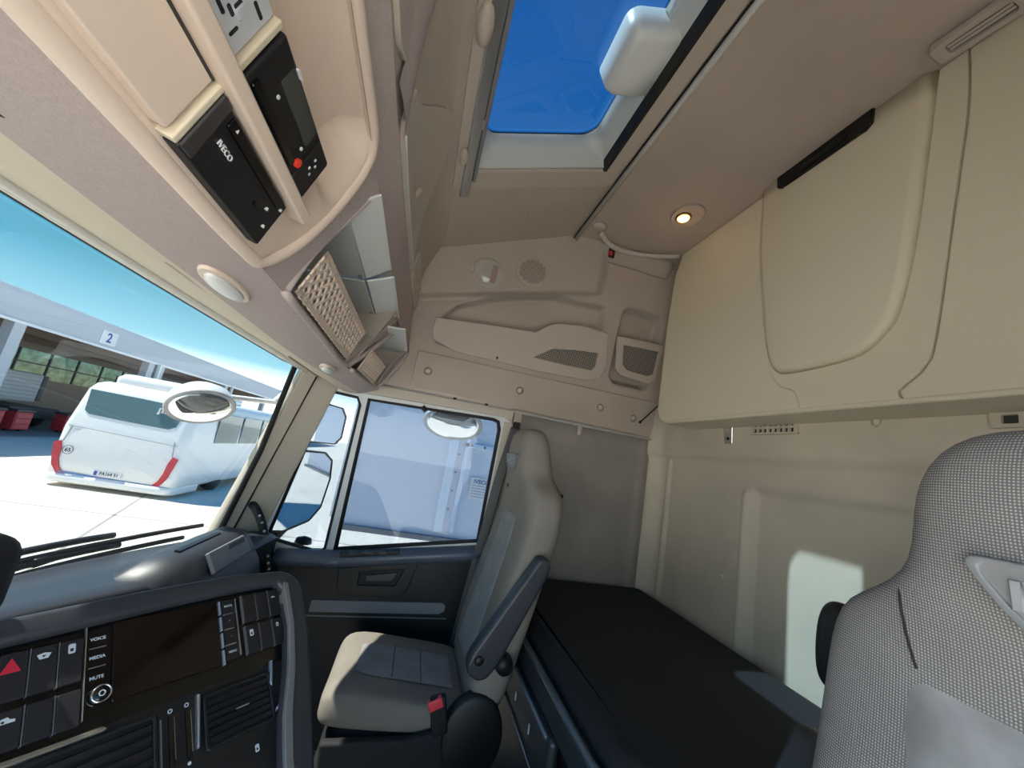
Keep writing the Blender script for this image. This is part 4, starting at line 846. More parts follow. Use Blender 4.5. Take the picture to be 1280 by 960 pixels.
# ================================================================== seats
SROWS = [(0.58, -0.345, 0.215, 0.13, 0.02), (0.66, -0.358, 0.230, 0.14, 0.03), (0.75, -0.372, 0.240, 0.145, 0.036), (0.85, -0.392, 0.245, 0.145, 0.036), (0.95, -0.412, 0.248, 0.145, 0.034), (1.04, -0.430, 0.249, 0.145, 0.030), (1.12, -0.444, 0.250, 0.145, 0.025), (1.18, -0.448, 0.249, 0.143, 0.020), (1.215, -0.448, 0.244, 0.142, 0.017), (1.245, -0.444, 0.228, 0.140, 0.014), (1.268, -0.438, 0.190, 0.138, 0.012), (1.290, -0.427, 0.160, 0.135, 0.01), (1.32, -0.421, 0.149, 0.13, 0.008), (1.36, -0.414, 0.145, 0.126, 0.006), (1.40, -0.409, 0.138, 0.118, 0.004), (1.435, -0.405, 0.122, 0.098, 0.002), (1.453, -0.404, 0.100, 0.070, 0.0), (1.460, -0.404, 0.075, 0.040, 0.0)]
def srow(z):
    for p, q in zip(SROWS, SROWS[1:]):
        if z <= q[0]:
            t = max(0, (z - p[0]) / (q[0] - p[0])); return [p[i] + (q[i] - p[i]) * t for i in range(5)]
    return list(SROWS[-1])
def back_ring(cx, dy, r, n=36):
    z, yc, hw, th, bol = r; out = []
    for k in range(n):
        a = 2 * pi * k / n; ca, sa = cos(a), sin(a)
        x = hw * math.copysign(abs(ca) ** 0.62, ca); y = th / 2 * math.copysign(abs(sa) ** 0.72, sa)
        if y > 0: y += bol * (abs(x) / hw) ** 2.2 * min(1, y / (th * 0.2)) - bol * 0.3
        out.append((cx + x, yc + dy + y, z))
    return out
def front_y(z, x, dy):
    _, yc, hw, th, bol = srow(z); q = min(0.999, abs(x) / hw)
    ca = q ** (1 / 0.62); sa = sqrt(max(0, 1 - ca * ca)); y = th / 2 * sa ** 0.72
    return yc + dy + y + bol * q ** 2.2 - bol * 0.3
def make_seat(cx, dy, label, mb, ms, ins_z0, ins_z1, ins_w, side, pz=1.335, top=0.0):
    t = thing('truck_seat', label, 'seat', (cx, -0.1 + dy, 0.13))
    b = loft('backrest', [back_ring(cx, dy, (r[0] + top * ss(1.3, 1.46, r[0]),) + tuple(r[1:])) for r in SROWS], mb, t, sub=1)
    def ins(a, c):
        z = ins_z0 + (ins_z1 - ins_z0) * a; wz = ins_w(a); x = (c - 0.5) * 2 * wz
        e_ = min(a, 1 - a, c, 1 - c); return (cx + x, front_y(z, x, dy) + 0.004 * ss(0, 0.06, e_) - 0.001, z)
    sheet('back_insert', ins, 90, 24, ms, b)
    # head plate with lettering
    F = fr((cx, 0, 0), (-1, 0, 0), (0, 0, 1))
    Hp = fr((cx, front_y(pz, 0, dy) + 0.001, pz), (-1, 0, 0), (0, 0.10, 1))
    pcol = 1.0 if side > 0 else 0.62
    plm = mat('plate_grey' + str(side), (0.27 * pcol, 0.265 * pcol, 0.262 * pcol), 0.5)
    pl_half = [(0.074, 0.0245), (0.081, 0.0235), (0.0845, 0.020), (0.0840, 0.0145), (0.078, 0.004), (0.066, -0.013), (0.054, -0.026), (0.044, -0.033), (0.032, -0.036)]
    pl_loop = pl_half + [(-x, y) for x, y in pl_half[::-1]]
    plate = prism('head_plate', pl_loop, -0.012, 0.005, plm, b, Hp, bevel=0.002)
    prism('plate_rim', pl_loop, 0.003, 0.008, mat('plate_rim' + str(side), (0.25 * pcol, 0.25 * pcol, 0.255 * pcol), 0.5), plate, Hp, holes=[[(p[0] * 0.90, p[1] * 0.84 + 0.000) for p in pl_loop]], bevel=0.0015)
    text('brand_lettering', 'IVECO', 0.031, mat('plate_letter' + str(side), (0.36 * pcol, 0.365 * pcol, 0.37 * pcol), 0.35), plate, Hp @ Matrix.Translation((0, -0.002, 0.0055)), depth=0.0022, bold=True, sx=1.35)
    # cushion
    rings = []
    for (y, hw, zt, zb) in ((0.112, 0.15, 0.585, 0.560), (0.105, 0.180, 0.610, 0.545), (0.09, 0.195, 0.630, 0.535), (0.05, 0.203, 0.642, 0.530), (-0.05, 0.207, 0.634, 0.530), (-0.16, 0.208, 0.622, 0.530), (-0.27, 0.205, 0.615, 0.535), (-0.33, 0.19, 0.60, 0.54)):
        ring = []
        for k in range(32):
            a = 2 * pi * k / 32; ca, sa = cos(a), sin(a)
            x = hw * math.copysign(abs(ca) ** 0.45, ca); z = (zt + zb) / 2 + (zt - zb) / 2 * math.copysign(abs(sa) ** 0.5, sa)
            if sa > 0.3: z += 0.018 * (abs(x) / hw) ** 2 - 0.010
            ring.append((cx + x, y + dy, z))
        rings.append(ring)
    c = loft('cushion', rings, mb, t, sub=1)
    def ctop(x, y):
        return lint([(-0.33, 0.600), (-0.27, 0.615), (-0.16, 0.625), (-0.05, 0.634), (0.05, 0.642), (0.09, 0.630)], y) - 0.010 + 0.018 * (abs(x) / 0.24) ** 2
    cp_ = sheet('cushion_insert', lambda a, q: (lambda y, x: (cx + x, y + dy, ctop(x, y) + 0.003 + 0.004 * ss(0, 0.08, min(a, q, 1 - q))))(0.035 - 0.30 * a, (q - 0.5) * 2 * 0.098 * (0.82 + 0.18 * ss(0, 0.12, a))), 20, 14, ms, c)
    for yy in (-0.075, -0.165): tube('insert_seam', [(cx + x, yy + dy, ctop(x, yy) + 0.0072) for x in [-0.096 + 0.192 * i / 8 for i in range(9)]], 0.0016, mat('seam_dark', (0.08, 0.075, 0.07), 0.9), cp_, n=5)
    # lower parts
    loft('bellows', [[(cx + px * s, dy - 0.10 + py * s, z) for px, py in rrect(-0.205, -0.19, 0.205, 0.19, 0.05, 4)] for z, s in ((0.55, 0.90), (0.50, 0.93), (0.455, 0.95), (0.44, 1.0), (0.42, 0.96), (0.40, 1.0), (0.38, 0.95), (0.36, 1.0), (0.335, 0.94), (0.31, 1.0), (0.28, 0.95), (0.25, 1.02), (0.13, 1.02))], blacks, t)
    rcv = loft('recliner_cover', [[(cx + side * (0.205 + q), dy + py, pz_) for py, pz_ in [(-0.320 + 0.088 * s * cos(a), 0.560 + 0.11 * s * sin(a)) for a in [2 * pi * k / 24 for k in range(24)]]] for q, s in ((0.0, 1.0), (0.022, 1.0), (0.030, 0.97), (0.034, 0.90))], black, t)
    loft('side_cover', [[(cx + side * (0.205 + q), dy + y, z) for y, z in ((0.08, 0.535), (-0.15, 0.55), (-0.30, 0.60), (-0.36, 0.50), (-0.34, 0.34), (0.06, 0.36))] for q in (0.0, 0.028)], blacks, t, smooth=False, bevel=0.008)
    bk = box('belt_buckle', (cx + side * 0.232, dy - 0.215, 0.615), (0.026, 0.045, 0.095), black, t, rot=Matrix.Rotation(-0.25, 4, 'X'), bevel=0.006)
    box('buckle_button', (cx + side * 0.238, dy - 0.200, 0.645), (0.020, 0.040, 0.026), mat('buckle_red', (0.75, 0.05, 0.07), 0.4), bk, rot=Matrix.Rotation(-0.45, 4, 'X'), bevel=0.004)
    # armrest folded up beside the backrest
    A = fr((cx + side * 0.245, dy - 0.300, 0.785), (0, -0.45, 0.89), (0, 0.89, 0.45))
    az = 1 if A.col[2].x * side > 0 else -1
    arm = prism('armrest', [(-0.052, -0.016), (-0.035, -0.036), (0.01, -0.044), (0.27, -0.030), (0.302, -0.022), (0.318, -0.004), (0.306, 0.024), (0.0, 0.040), (-0.035, 0.036), (-0.052, 0.014)], 0.0, 0.052 * az, dgrey, t, A, bevel=0.012, seg=3)
    lathe('pivot_cap', [(0.0, 0.004), (0.010, 0.003), (0.013, 0.0)], black, arm, A @ Matrix.Translation((-0.005, 0.012, 0.053 * az)) @ (Matrix.Identity(4) if az > 0 else Matrix.Rotation(pi, 4, 'X')), n=16)
    lathe('pivot_boss', [(0.0, 0.03), (0.024, 0.028), (0.028, 0.0)], black, t, A @ Matrix.Translation((0.012, -0.072, 0.0)) @ (Matrix.Identity(4) if az > 0 else Matrix.Rotation(pi, 4, 'X')), n=18)
    prism('armrest_top', [(0.02, 0.040), (0.30, 0.024), (0.31, 0.008), (0.02, 0.024)], 0.050 * az, 0.056 * az, mgrey, arm, A, bevel=0.002) if False else None
    return t, b
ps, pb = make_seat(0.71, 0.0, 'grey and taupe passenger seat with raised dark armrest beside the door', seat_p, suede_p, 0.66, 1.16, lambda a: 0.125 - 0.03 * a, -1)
DY = -0.125
ds, db = make_seat(-0.575, DY, 'dark woven driver seat with embossed head plate in the foreground', seat_d, suede_d, 0.66, 1.205, lambda a: 0.162 - 0.012 * a - 0.028 * (1 - sqrt(max(0, 1 - (max(0, a - 0.945) / 0.055) ** 2))), 1, pz=1.298, top=-0.022)
tube('shoulder_seam', [(-0.575 + x, front_y(z, x, DY) + 0.001, z) for x, z in ((0.154, 1.290), (0.150, 1.268), (0.147, 1.245), (0.143, 1.222), (0.138, 1.205))], 0.0012, mat('seam_black', (0.02, 0.018, 0.017), 0.9), db, n=6, curve=4)
tube('shoulder_seam', [(-0.575 - x, front_y(z, x, DY) + 0.001, z) for x, z in ((0.154, 1.290), (0.150, 1.268), (0.147, 1.245), (0.143, 1.222), (0.138, 1.205))], 0.0012, mat('seam_black', (0.02, 0.018, 0.017), 0.9), db, n=6, curve=4)
loft('shoulder_lever', [[(-0.575 + 0.245 + 0.030 * s * cos(a), -0.43 + DY + 0.02 * s * sin(a), z) for a in [2 * pi * k / 16 for k in range(16)]] for z, s in ((1.125, 0.5), (1.135, 0.9), (1.16, 1.0), (1.20, 0.95), (1.222, 0.7), (1.23, 0.3))], black, ds, sub=2)
box('belt_guide', (0.70 - 0.02, -0.53, 1.235), (0.03, 0.06, 0.014), black, ps, bevel=0.004)
prism('belt_slot', rrect(-0.014, -0.006, 0.014, 0.006, 0.003), 0, 0.004, black, ps, fr((0.815, front_y(1.235, 0.115, 0) + 0.0, 1.235), (-1, 0, 0), (0, 0.1, 1)))
# seat belt by the door
bl = thing('seat_belt', 'grey seat belt webbing running down beside the passenger door', 'belt', (1.03, -0.36, 0.6))
tube('webbing', [(1.03, -0.42, 1.48), (0.985, -0.375, 1.22), (0.99, -0.36, 1.05), (1.01, -0.345, 0.85), (1.02, -0.32, 0.55)], 0.022, mat('belt_dark', (0.10, 0.10, 0.105), 0.8), bl, n=8, curve=6, flat=0.08)

# ================================================================== bed
bed = thing('bunk_bed', 'lower bunk bed with black mattress on a dark steel frame', 'bed', (0.4, -0.8, 0.13))
ml = [(1.065, -1.185), (1.065, -0.50), (1.03, -0.468), (0.10, -0.462)] + [(0.04 + 0.13 * cos(a), -0.592 + 0.13 * sin(a)) for a in [pi / 2 + pi / 2 * i / 6 for i in range(7)]] + [(-0.14, -0.625), (-0.94, -0.63), (-0.94, -1.185)]
ml = ml[::-1]
def shrink(lp, d):
    out = []
    n_ = len(lp)
    for i, p in enumerate(lp):
        a = Vector(lp[i - 1]); b = Vector(lp[(i + 1) % n_]); t_ = (b - a).normalized(); nn = Vector((t_.y, -t_.x))
        c_ = Vector(p) + nn * d; out.append((c_.x, c_.y))
    return out
test = shrink(ml, 0.01); sgn_ = 1 if abs(test[0][1] + 0.9) < abs(ml[0][1] + 0.9) else -1
loft('mattress', [[(x, y, z) for x, y in shrink(ml, sgn_ * d)] for z, d in ((0.775, 0.012), (0.785, 0.004), (0.80, 0.0), (0.822, 0.002), (0.838, 0.012), (0.845, 0.026), (0.848, 0.046), (0.8482, 0.052))], mattress_m, bed)
loft('frame_tray', [[(x, y, z) for x, y in shrink(ml, sgn_ * d)] for z, d in ((0.74, -0.022), (0.80, -0.024), (0.806, -0.016), (0.80, 0.0))], bedrail_m, bed, caps=False)
rp_ = [(p[0], p[1], 0.803) for p in shrink(ml, -0.020 * sgn_)]
fi = [p for p in rp_ if p[1] > -0.70]
tube('rail_highlight', fi, 0.0085, mat('rail_highlight', (0.16, 0.20, 0.24), 0.3, metal=0.6), bed, n=10)  # lighter blue tube, a highlight painted along the bed rail
box('frame_skirt', (0.575, -0.452, 0.765), (0.95, 0.012, 0.075), bedrail_m, bed, bevel=0.004)
for x_ in (0.62, 0.45, 0.30, 0.14): lathe('rail_bolt', [(0.0, 0.004), (0.005, 0.003), (0.006, 0.0)], lgrey, bed, fr((x_, -0.446, 0.768), (-1, 0, 0), (0, 0, 1)), n=10)
ub = thing('under_bed_locker', 'dark blue grey storage drawer under the bunk bed', 'drawer', (0.5, -0.6, 0.13))
box('front', (0.62, -0.452, 0.43), (0.80, 0.03, 0.58), bedrail_m, ub, bevel=0.02, seg=3)
box('carcass', (0.5, -0.79, 0.43), (1.1, 0.64, 0.59), black, ub)
tube('edge_highlight', [(0.24, -0.437, 0.715), (1.0, -0.437, 0.715)], 0.006, mat('rail_highlight', (0.16, 0.20, 0.24), 0.3, metal=0.6), ub, n=8)  # same painted highlight tone along the drawer top
tube('pull_groove', [(0.30, -0.4365, 0.60), (0.98, -0.4365, 0.62)], 0.0022, mgrey, ub, n=6)
for x_ in (0.36, 0.50): box('label_tab', (x_, -0.4362, 0.66), (0.008, 0.002, 0.022), lgrey, ub)

# ================================================================== outside
gnd = st(box('ground', (15, 5, -1.15), (140, 140, 0.1), concrete), 'pale sunlit concrete yard outside the windscreen', 'ground')
for k, (a, b) in enumerate((((5.2, 4.2), (14, 7.2)), ((9.0, -6), (9.0, 14)), ((14.0, -6), (14.0, 14.5)))):
    A_ = Vector((a[0], a[1], -1.0995)); B_ = Vector((b[0], b[1], -1.0995)); d_ = B_ - A_
    box('yard_joint', (A_ + B_) / 2, (d_.length, 0.05, 0.004), mat('joint_dark', (0.30, 0.28, 0.25), 0.9), gnd, rot=Matrix.Rotation(math.atan2(d_.y, d_.x), 4, 'Z'))

# roof front and cab skin, closing the header; unseen lip extended to shade the seat
cs = st(sheet('roof_shell', lambda a, b: (lambda x: (x, ws(x, 1.60) + 0.12 - 0.61 * b, wtop(x) + 0.050 + 0.92 * ss(0, 1.0, b)))(-1.0 + 2.1 * a), 24, 10, white), 'white outer roof skin above the windscreen, unseen front lip added for shade', 'roof')

# wipers
for k, (off, z0, z1, xa, xb) in enumerate(((0.045, 0.865, 0.905, 0.10, 0.97), (0.03, 0.845, 0.875, 0.30, 0.90))):
    wp = thing('wiper', ('long black wiper blade resting at the base of the windscreen', 'lower black wiper arm resting under the long blade')[k], 'wiper', (xa, 0.85, z0), 'windscreen wipers')
    n_ = 14
    P_ = [(xa + (xb - xa) * i / n_, ws(xa + (xb - xa) * i / n_, 0.88) + off + 0.01, z0 + (z1 - z0) * i / n_) for i in range(n_ + 1)]
    tube('blade', P_, 0.007, rubber, wp, n=6)
    tube('arm', [(p[0], p[1] + 0.012, p[2] + 0.018 * sin(pi * i / n_)) for i, p in enumerate(P_)][2:11], 0.009, black, wp, n=6)
    q_ = P_[6]; box('joint', (q_[0], q_[1] + 0.015, q_[2] + 0.018), (0.06, 0.02, 0.022), black, wp, bevel=0.004)

# mirrors
mt = thing('door_mirror', 'tall white door mirror with two glasses outside the quarter light', 'mirror', (1.27, 0.5, 0.85))
MF = fr((1.27, 0.455, 1.04), (0.866, -0.5, 0), (0, 0, 1))
if MF.col[2].y > 0: MF = fr((1.27, 0.455, 1.04), (-0.866, 0.5, 0), (0, 0, 1))
mh = [(-0.155, -0.17), (0.10, -0.17), (0.155, -0.13), (0.155, 0.12), (0.10, 0.175), (-0.155, 0.175)]
sgnx = 1 if MF.col[0].x > 0 else -1
fl = lambda lp: [(p[0] * sgnx, p[1]) for p in lp]
lower = [(-0.15, -0.175), (-0.06, -0.185), (0.08, -0.15), (0.135, -0.09), (0.15, 0.05), (0.13, 0.14), (0.07, 0.175), (-0.15, 0.175)]
prism('housing', fl(lower), -0.09, 0.002, white, mt, MF, bevel=0.01)
prism('main_glass', fl([(p[0] * 0.95, p[1] * 0.95) for p in lower]), 0.001, 0.004, mirror_m, mt, MF)
prism('glass_rim', fl(lower), 0.0, 0.006, black, mt, MF, holes=[fl([(p[0] * 0.95, p[1] * 0.95) for p in lower])])
MU = MF @ Matrix.Translation((0.02 * sgnx, 0.30, 0))
upper = [(-0.11, -0.09), (0.10, -0.085), (0.135, -0.05), (0.13, 0.06), (0.09, 0.10), (-0.11, 0.105)]
prism('housing', fl(upper), -0.09, 0.002, white, mt, MU, bevel=0.01)
prism('wide_glass', fl([(p[0] * 0.93, p[1] * 0.93) for p in upper]), 0.001, 0.004, mirror_m, mt, MU)
prism('glass_rim', fl(upper), 0.0, 0.006, black, mt, MU, holes=[fl([(p[0] * 0.93, p[1] * 0.93) for p in upper])])
tube('mirror_arm', [(1.10, 0.56, 0.84), (1.2, 0.53, 0.82), (1.26, 0.50, 0.87)], 0.03, black, mt, n=10, curve=4); tube('mirror_arm', [(1.08, 0.42, 1.56), (1.2, 0.45, 1.52), (1.26, 0.47, 1.42)], 0.02, black, mt, n=10, curve=4)
lathe('side_lamp', [(0.0, 0.03), (0.03, 0.02), (0.035, 0.0)], black, mt, Matrix.Translation((1.17, 0.38, 0.835)), n=14)
def dish(name, label, c, aim, rx, ry, roll):
    t = thing(name, label, 'mirror', c)
    z = Vector(aim).normalized(); x = Vector((0, 0, 1)).cross(z).normalized(); y = z.cross(x)
    F = Matrix((x, y, z)).transposed().to_4x4(); F.translation = Vector(c); F = F @ Matrix.Rotation(roll, 4, 'Z')
    el = lambda s, h: [(rx * s * cos(2 * pi * k / 36), ry * s * sin(2 * pi * k / 36), h) for k in range(36)]
    loft('housing', [el(0.2, -0.085), el(0.6, -0.075), el(0.88, -0.045), el(1.0, 0.0), el(0.985, 0.008), el(0.955, 0.006)], white, t, F, caps=True)
    loft('glass', [el(0.955, 0.004), el(0.8, 0.013), el(0.55, 0.022), el(0.25, 0.028), el(0.05, 0.029)], mirror_m, t, F)
    return t, F
km, KF = dish('kerb_mirror', 'oval white kerb mirror hanging outside above the passenger window', (1.30, -0.155, 1.462), (-0.62, 0.0, -0.72), 0.155, 0.115, 0.0)
tube('mount_arm', [(1.085, -0.155, 1.60), (1.25, -0.155, 1.60), (1.34, -0.155, 1.52)], 0.018, black, km, n=8, curve=4)
fm, FF = dish('front_mirror', 'round white front view mirror on an arm outside the windscreen', (0.86, 0.765, 1.325), (-0.50, -0.50, -0.70), 0.105, 0.085, 0.12)
tube('arm', [(0.91, 0.80, 1.370), (1.02, 0.69, 1.385), (1.09, 0.61, 1.395)], 0.022, white, fm, n=10, curve=4, flat=0.5)
tube('arm_joint', [(1.09, 0.61, 1.395), (1.10, 0.57, 1.46), (1.11, 0.50, 1.56)], 0.02, white, fm, n=10, curve=4)

# ---- bus, rear towards us
bus = thing('bus', 'white coach seen from behind in front of the workshop', 'bus', (14.5, 6.95, -1.1))
BL = fr((10.9, 0, 0), (0, -1, 0), (0, 0, 1))     # x = -Y, y = Z, z = -X (towards us)
Y0, Y1 = 5.60, 8.30
loft('body', [[(x, y, z) for x, y in rrect(10.9 + i, Y0 + j, 19.0, Y1 - j, 0.22, 6)] for z, i, j in ((-0.85, 0.10, 0.05), (-0.78, 0.02, 0.0), (-0.5, 0.0, 0.0), (0.3, 0.03, 0.0), (1.25, 0.22, 0.06), (1.42, 0.32, 0.12), (1.50, 0.45, 0.25))], white, bus)
loft('roof_unit', [[(x, y, z) for x, y in rrect(11.35 + i, 6.0 + i, 14.5, 7.9 - i, 0.25, 6)] for z, i in ((1.45, 0.0), (1.66, 0.0), (1.76, 0.08), (1.79, 0.2))], white, bus)
def bx_at(z): return lint([(-0.85, 0.10), (-0.78, 0.02), (-0.5, 0.0), (0.3, 0.03), (1.25, 0.22), (1.42, 0.32)], z)
def brear(name, pts, m, off=0.015, par=bus, th=0.02):
    v = [(10.9 + bx_at(z) - off, y, z) for y, z in pts] + [(10.9 + bx_at(z) - off + th, y, z) for y, z in pts]; n_ = len(pts)
    f = [tuple(range(n_)), tuple(range(n_, 2 * n_))] + [(i, (i + 1) % n_, n_ + (i + 1) % n_, n_ + i) for i in range(n_)]
    return mesh(name, v, f, m, par)
brear('rear_window', [(8.08, 1.24), (7.0, 1.22), (5.88, 1.18), (5.98, 0.66), (6.12, 0.58), (7.0, 0.60), (7.86, 0.64), (7.98, 0.72)], busglass)
brear('tailgate_seam', [(8.12, 0.325), (5.78, 0.215), (5.78, 0.20), (8.12, 0.31)], mat('panel_seam', (0.35, 0.37, 0.4), 0.6), 0.02)
brear('bumper_seam', [(7.98, -0.745), (6.0, -0.80), (6.0, -0.83), (7.98, -0.775)], mat('blue_seam', (0.10, 0.22, 0.50), 0.5), 0.02)
for s in (1, -1):
    m_ = lambda y: 6.95 + s * (y - 6.95)
    brear('tail_lamp', [(m_(8.26), -0.10), (m_(8.12), -0.06), (m_(8.06), -0.25), (m_(8.04), -0.48), (m_(7.98), -0.66), (m_(7.86), -0.80), (m_(8.02), -0.80), (m_(8.14), -0.62), (m_(8.20), -0.40)], mat('tail_red', (0.50, 0.03, 0.05), 0.3), 0.03)
    brear('side_seam', [(m_(8.05), 0.30), (m_(8.035), 0.30), (m_(8.09), -0.06), (m_(8.105), -0.06)], mat('panel_seam', (0.35, 0.37, 0.4), 0.6), 0.02)
    brear('bumper_joint', [(m_(7.86), -0.80), (m_(7.845), -0.80), (m_(7.90), -1.0), (m_(7.915), -1.0)], mat('panel_seam', (0.35, 0.37, 0.4), 0.6), 0.02)
loft('bumper', [[(x, y, z) for x, y in rrect(10.86 + i, Y0 + 0.02, 12.4, Y1 - 0.02, 0.25, 6)] for z, i in ((-1.0, 0.06), (-0.96, 0.0), (-0.86, 0.0), (-0.80, 0.04))], white, bus)
pl2 = prism('number_plate', rrect(-7.26, -0.735, -6.70, -0.625, 0.015), 0.0, 0.03, white, bus, BL)
prism('plate_band', rrect(-7.255, -0.73, -7.19, -0.63, 0.01), 0.03, 0.034, inkb, pl2, BL)
text('plate_lettering', 'PA164 51', 0.105, inkk, pl2, BL @ Matrix.Translation((-6.945, -0.68, 0.032)), depth=0.002, bold=True, sx=0.95)
rd_ = prism('speed_sticker', circ(-7.93, -0.25, 0.105, None, 28), -0.01, 0.014, white, bus, BL)
prism('sticker_ring', circ(-7.93, -0.25, 0.105, None, 28), 0.012, 0.018, inkk, rd_, BL, holes=[circ(-7.93, -0.25, 0.095, None, 28)])
text('speed_lettering', '65', 0.125, inkk, rd_, BL @ Matrix.Translation((-7.93, -0.255, 0.016)), depth=0.002, bold=True)
text('window_lettering', 'JTF', 0.17, inkw, bus, BL @ Matrix.Translation((-6.36, 1.0, -0.12)) @ Matrix.Rotation(-0.12, 4, 'X'), depth=0.03, bold=True)
for y_ in (Y0 + 0.15, Y1 - 0.15):
    for x_ in (13.2, 17.6):
        lathe('wheel', [(0.0, -0.13), (0.25, -0.14), (0.46, -0.12), (0.48, 0.0), (0.46, 0.12), (0.25, 0.14), (0.0, 0.13)], rubber, bus, Matrix.Translation((x_, y_, -0.62)) @ Matrix.Rotation(pi / 2, 4, 'X'), n=28)
brear('reflector', [(8.13, -0.86), (8.0, -0.87), (8.0, -0.885), (8.13, -0.875)], dgrey, 0.06)
for k in range(4):
    xw = 12.3 + k * 1.6; box('side_window', (xw + 0.7, Y0 - 0.002, 0.75), (1.45, 0.02, 0.85), busglass, bus, bevel=0.02)

# ---- workshop hall across the yard
wk = thing('workshop_hall', 'white workshop hall with open numbered bays behind the coach', 'building', (30, 16, -1.1))
YW = 15.0
box('fascia', (33, YW, 3.62), (60, 0.3, 1.02), facade, wk)
box('fascia_lip', (33, YW - 0.18, 3.10), (60, 0.10, 0.10), white, wk)
box('parapet', (33, YW + 0.5, 4.2), (60, 1.2, 0.12), facade, wk)
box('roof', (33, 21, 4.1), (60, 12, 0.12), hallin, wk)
posts = [10.2, 16.9, 24.3, 25.2, 33.0, 41.0, 49.0]
for x_ in posts: box('post', (x_, YW, 1.0), (0.45, 0.35, 4.2), facade, wk); 
for x_ in (24.75, 33.6): box('down_pipe', (x_, YW - 0.3, 1.0), (0.14, 0.14, 4.2), whitep, wk)
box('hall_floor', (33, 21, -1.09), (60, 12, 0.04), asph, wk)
box('threshold', (33, YW - 0.1, -1.08), (60, 0.35, 0.03), mat('threshold_grey', (0.25, 0.26, 0.28), 0.8), wk)
# back wall with a ribbon window (open light)
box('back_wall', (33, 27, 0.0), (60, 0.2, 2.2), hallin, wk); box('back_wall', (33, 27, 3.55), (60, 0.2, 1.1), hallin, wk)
for x_ in [8 + 2.4 * k for k in range(20)]: box('window_mullion', (x_, 27, 2.05), (0.10, 0.12, 2.0), dgrey, wk)
box('window_transom', (33, 27, 2.1), (60, 0.10, 0.08), dgrey, wk)
box('ceiling_beam', (33, 19, 3.4), (60, 0.4, 0.5), mat('beam_brown', (0.20, 0.14, 0.11), 0.8), wk); box('ceiling_beam', (33, 23, 3.4), (60, 0.4, 0.5), mat('beam_brown', (0.20, 0.14, 0.11), 0.8), wk)
box('end_wall', (3.2, 21, 1.5), (0.3, 12, 5.2), facade, wk)
NB = fr((20.9, YW - 0.16, 3.55), (1, 0, 0), (0, 0, 1))
pn = box('bay_number_plate', (20.9, YW - 0.165, 3.58), (0.95, 0.03, 0.62), white, wk)
text('bay_number', '2', 0.62, inkb, pn, fr((20.9, YW - 0.185, 3.57), (1, 0, 0), (0, 0, 1)), depth=0.005, bold=True)
# truck cab chassis standing in the first bay
tk = thing('parked_tractor', 'grey ribbed truck cab back standing inside the workshop bay', 'truck', (21.2, 18, -1.1))
box('cab_back', (21.2, 18.1, 0.72), (2.2, 0.9, 1.35), mat('cab_grey', (0.36, 0.38, 0.40), 0.5), tk, bevel=0.08)
for k in range(6): box('cab_rib', (21.2, 17.63, 0.30 + 0.17 * k), (1.9, 0.06, 0.07), mat('cab_rib', (0.46, 0.48, 0.50), 0.5), tk)
box('air_stack', (22.5, 17.9, 0.75), (0.28, 0.4, 1.2), dgrey, tk, bevel=0.05); box('chassis', (21.4, 17.9, -0.35), (2.4, 2.2, 0.5), dgrey, tk, bevel=0.05)
for x_ in (20.3, 22.4): lathe('wheel', [(0.0, -0.16), (0.3, -0.17), (0.5, -0.14), (0.5, 0.14), (0.3, 0.17), (0.0, 0.16)], rubber, tk, Matrix.Translation((x_, 17.7, -0.60)) @ Matrix.Rotation(pi / 2, 4, 'Y'), n=24)
for k, (x_, lab) in enumerate(((18.7, 'red tool trolley nearest the bay post'), (19.9, 'red tool trolley with grey tray in front of the parked cab'), (22.3, 'red tool trolley closest to the coach'))):
    c_ = thing('tool_trolley', lab, 'trolley', (x_, 16.2, -1.1), 'red trolleys in the workshop bay')
    box('body', (x_, 16.2, -0.62), (0.75, 0.5, 0.75), mat('trolley_red', (0.45, 0.03, 0.04), 0.5), c_, bevel=0.03)
    box('tray', (x_, 16.2, -0.20), (0.8, 0.55, 0.10), dgrey, c_, bevel=0.02)
    for j in range(3): box('drawer', (x_, 15.94, -0.86 + 0.22 * j), (0.66, 0.03, 0.17), mat('trolley_red2', (0.55, 0.05, 0.06), 0.4), c_, bevel=0.01)
    for sx_ in (-0.3, 0.3): lathe('caster', [(0, -0.03), (0.06, -0.03), (0.06, 0.03), (0, 0.03)], rubber, c_, Matrix.Translation((x_ + sx_, 16.2, -1.04)) @ Matrix.Rotation(pi / 2, 4, 'Y'), n=12)
gb = box('green_bin', (17.9, 16.6, -0.35), (0.5, 0.6, 1.5), mat('bin_green', (0.08, 0.32, 0.10), 0.5), None, bevel=0.05); tag(gb, 'green upright cabinet beside the left bay post', 'cabinet')
# dark stacked goods in the second bay
sh2 = thing('storage_rack', 'grey steel storage rack in the second workshop bay', 'rack', (28, 17, -1.1))
for x_ in (26.2, 28.2, 30.2): box('upright', (x_, 17.0, 0.5), (0.12, 0.8, 3.2), mgrey, sh2)
for z_ in (-0.4, 0.5, 1.4): box('rack_shelf', (28.2, 17.0, z_), (4.2, 0.8, 0.08), mgrey, sh2)
for k in range(6): box('crate', (26.8 + 0.6 * k, 17.0, -0.15 + (k % 3) * 0.9), (0.45, 0.5, 0.4), (dgrey, black, mat('crate_brown', (0.25, 0.14, 0.08), 0.7))[k % 3], sh2)

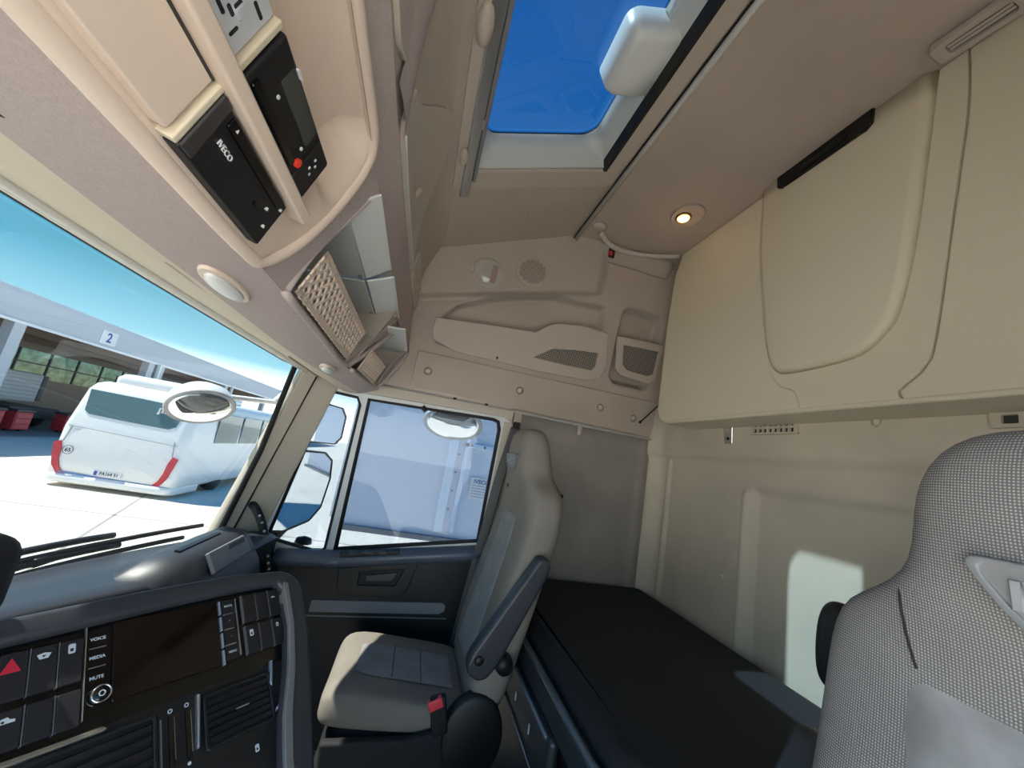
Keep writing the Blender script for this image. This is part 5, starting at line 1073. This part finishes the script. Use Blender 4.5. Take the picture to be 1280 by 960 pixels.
# ---- white box body alongside
bt = thing('box_trailer', 'large white box trailer parked alongside the passenger door', 'trailer', (5.0, -3.0, -1.1))
panel_m = mat('trailer_sky_shade', (0.62, 0.68, 0.80), 0.35, coat=0.2)  # white side; blue sky light in shade put into the base colour
box('box_body', (5.05, -3.65, 1.95), (2.5, 8.6, 3.2), panel_m, bt)
box('corner_post', (3.79, 0.66, 2.0), (0.06, 0.12, 3.1), white, bt, bevel=0.01)
box('door_post', (3.775, -0.40, 2.0), (0.07, 0.10, 3.1), mat('post_blue', (0.60, 0.72, 0.88), 0.3), bt, bevel=0.015)
box('door_frame', (3.78, -0.55, 2.0), (0.05, 0.05, 3.1), mat('post_blue', (0.60, 0.72, 0.88), 0.3), bt, bevel=0.01)
box('door_frame', (3.78, -1.2, 1.42), (0.05, 1.35, 0.06), mat('post_blue', (0.60, 0.72, 0.88), 0.3), bt, bevel=0.01)
box('bottom_rail', (3.775, -3.65, 0.37), (0.06, 8.6, 0.05), mgrey, bt)
for y_ in (-0.60, -0.75, -0.90): lathe('rivet', [(0, 0.01), (0.012, 0.006), (0.014, 0)], dgrey, bt, fr((3.755, y_, 1.42), (0, -1, 0), (0, 0, 1)), n=8)
for z_ in (0.7, 0.9, 1.1, 1.3): lathe('rivet', [(0, 0.01), (0.010, 0.006), (0.012, 0)], dgrey, bt, fr((3.74, -0.47, z_), (0, -1, 0), (0, 0, 1)), n=8)
SG = fr((3.79, -0.79, 0.955), (0, -1, 0), (0, 0, 1))
sg_ = prism('notice_plate', rrect(-0.125, -0.12, 0.125, 0.12, 0.01, 2), -0.06, 0.006, white, bt, SG)
text('notice_heading', 'IVECO', 0.062, inkb, sg_, SG @ Matrix.Translation((0, 0.078, 0.007)), depth=0.001, bold=True)
for k in range(5): prism('notice_line', rrect(-0.105, 0.03 - 0.03 * k, 0.095 - 0.03 * (k % 2), 0.038 - 0.03 * k, 0.001, 1), 0.005, 0.008, mat('line_grey', (0.30, 0.36, 0.50), 0.6), sg_, SG)
for y_ in (-4.2, -5.6):
    for x_ in (4.0, 6.1): lathe('wheel', [(0.0, -0.16), (0.3, -0.17), (0.5, -0.14), (0.5, 0.14), (0.3, 0.17), (0.0, 0.16)], rubber, bt, Matrix.Translation((x_, y_, -0.60)) @ Matrix.Rotation(pi / 2, 4, 'Y'), n=24)
box('chassis', (5.05, -4.2, 0.15), (1.0, 6.0, 0.5), dgrey, bt)
wc = thing('white_van', 'bright white van side standing beyond the box trailer', 'van', (9, 2.6, -1.1))
loft('body', [[(x, y, z) for x, y in rrect(8.2 + i, 1.55, 10.2, 7.0 - 3 * i, 0.2, 4)] for z, i in ((-0.7, 0.0), (0.4, 0.0), (1.6, 0.12), (1.8, 0.25))], white, wc) if False else None
bpy.data.objects.remove(wc)

hg = thing('hedge', 'pale green trees seen through the rear workshop windows', 'hedge', (24, 31, -1.1))
random.seed(3)
for k in range(9):
    cx_, r_ = 10 + 4.6 * k, 2.6 + random.random() * 0.8
    rings = []
    for i in range(9):
        t_ = pi * (0.04 + 0.92 * i / 8)
        rings.append([(cx_ + r_ * sin(t_) * cos(2 * pi * j / 14) * (0.85 + 0.3 * random.random()), 31 + 1.6 * sin(t_) * sin(2 * pi * j / 14) * (0.85 + 0.3 * random.random()), 1.9 - 3.0 * cos(t_)) for j in range(14)])
    loft('foliage', rings, mat('foliage_green', (0.45, 0.56, 0.33), 0.9, mottle=0.35, mscale=2.5), hg)
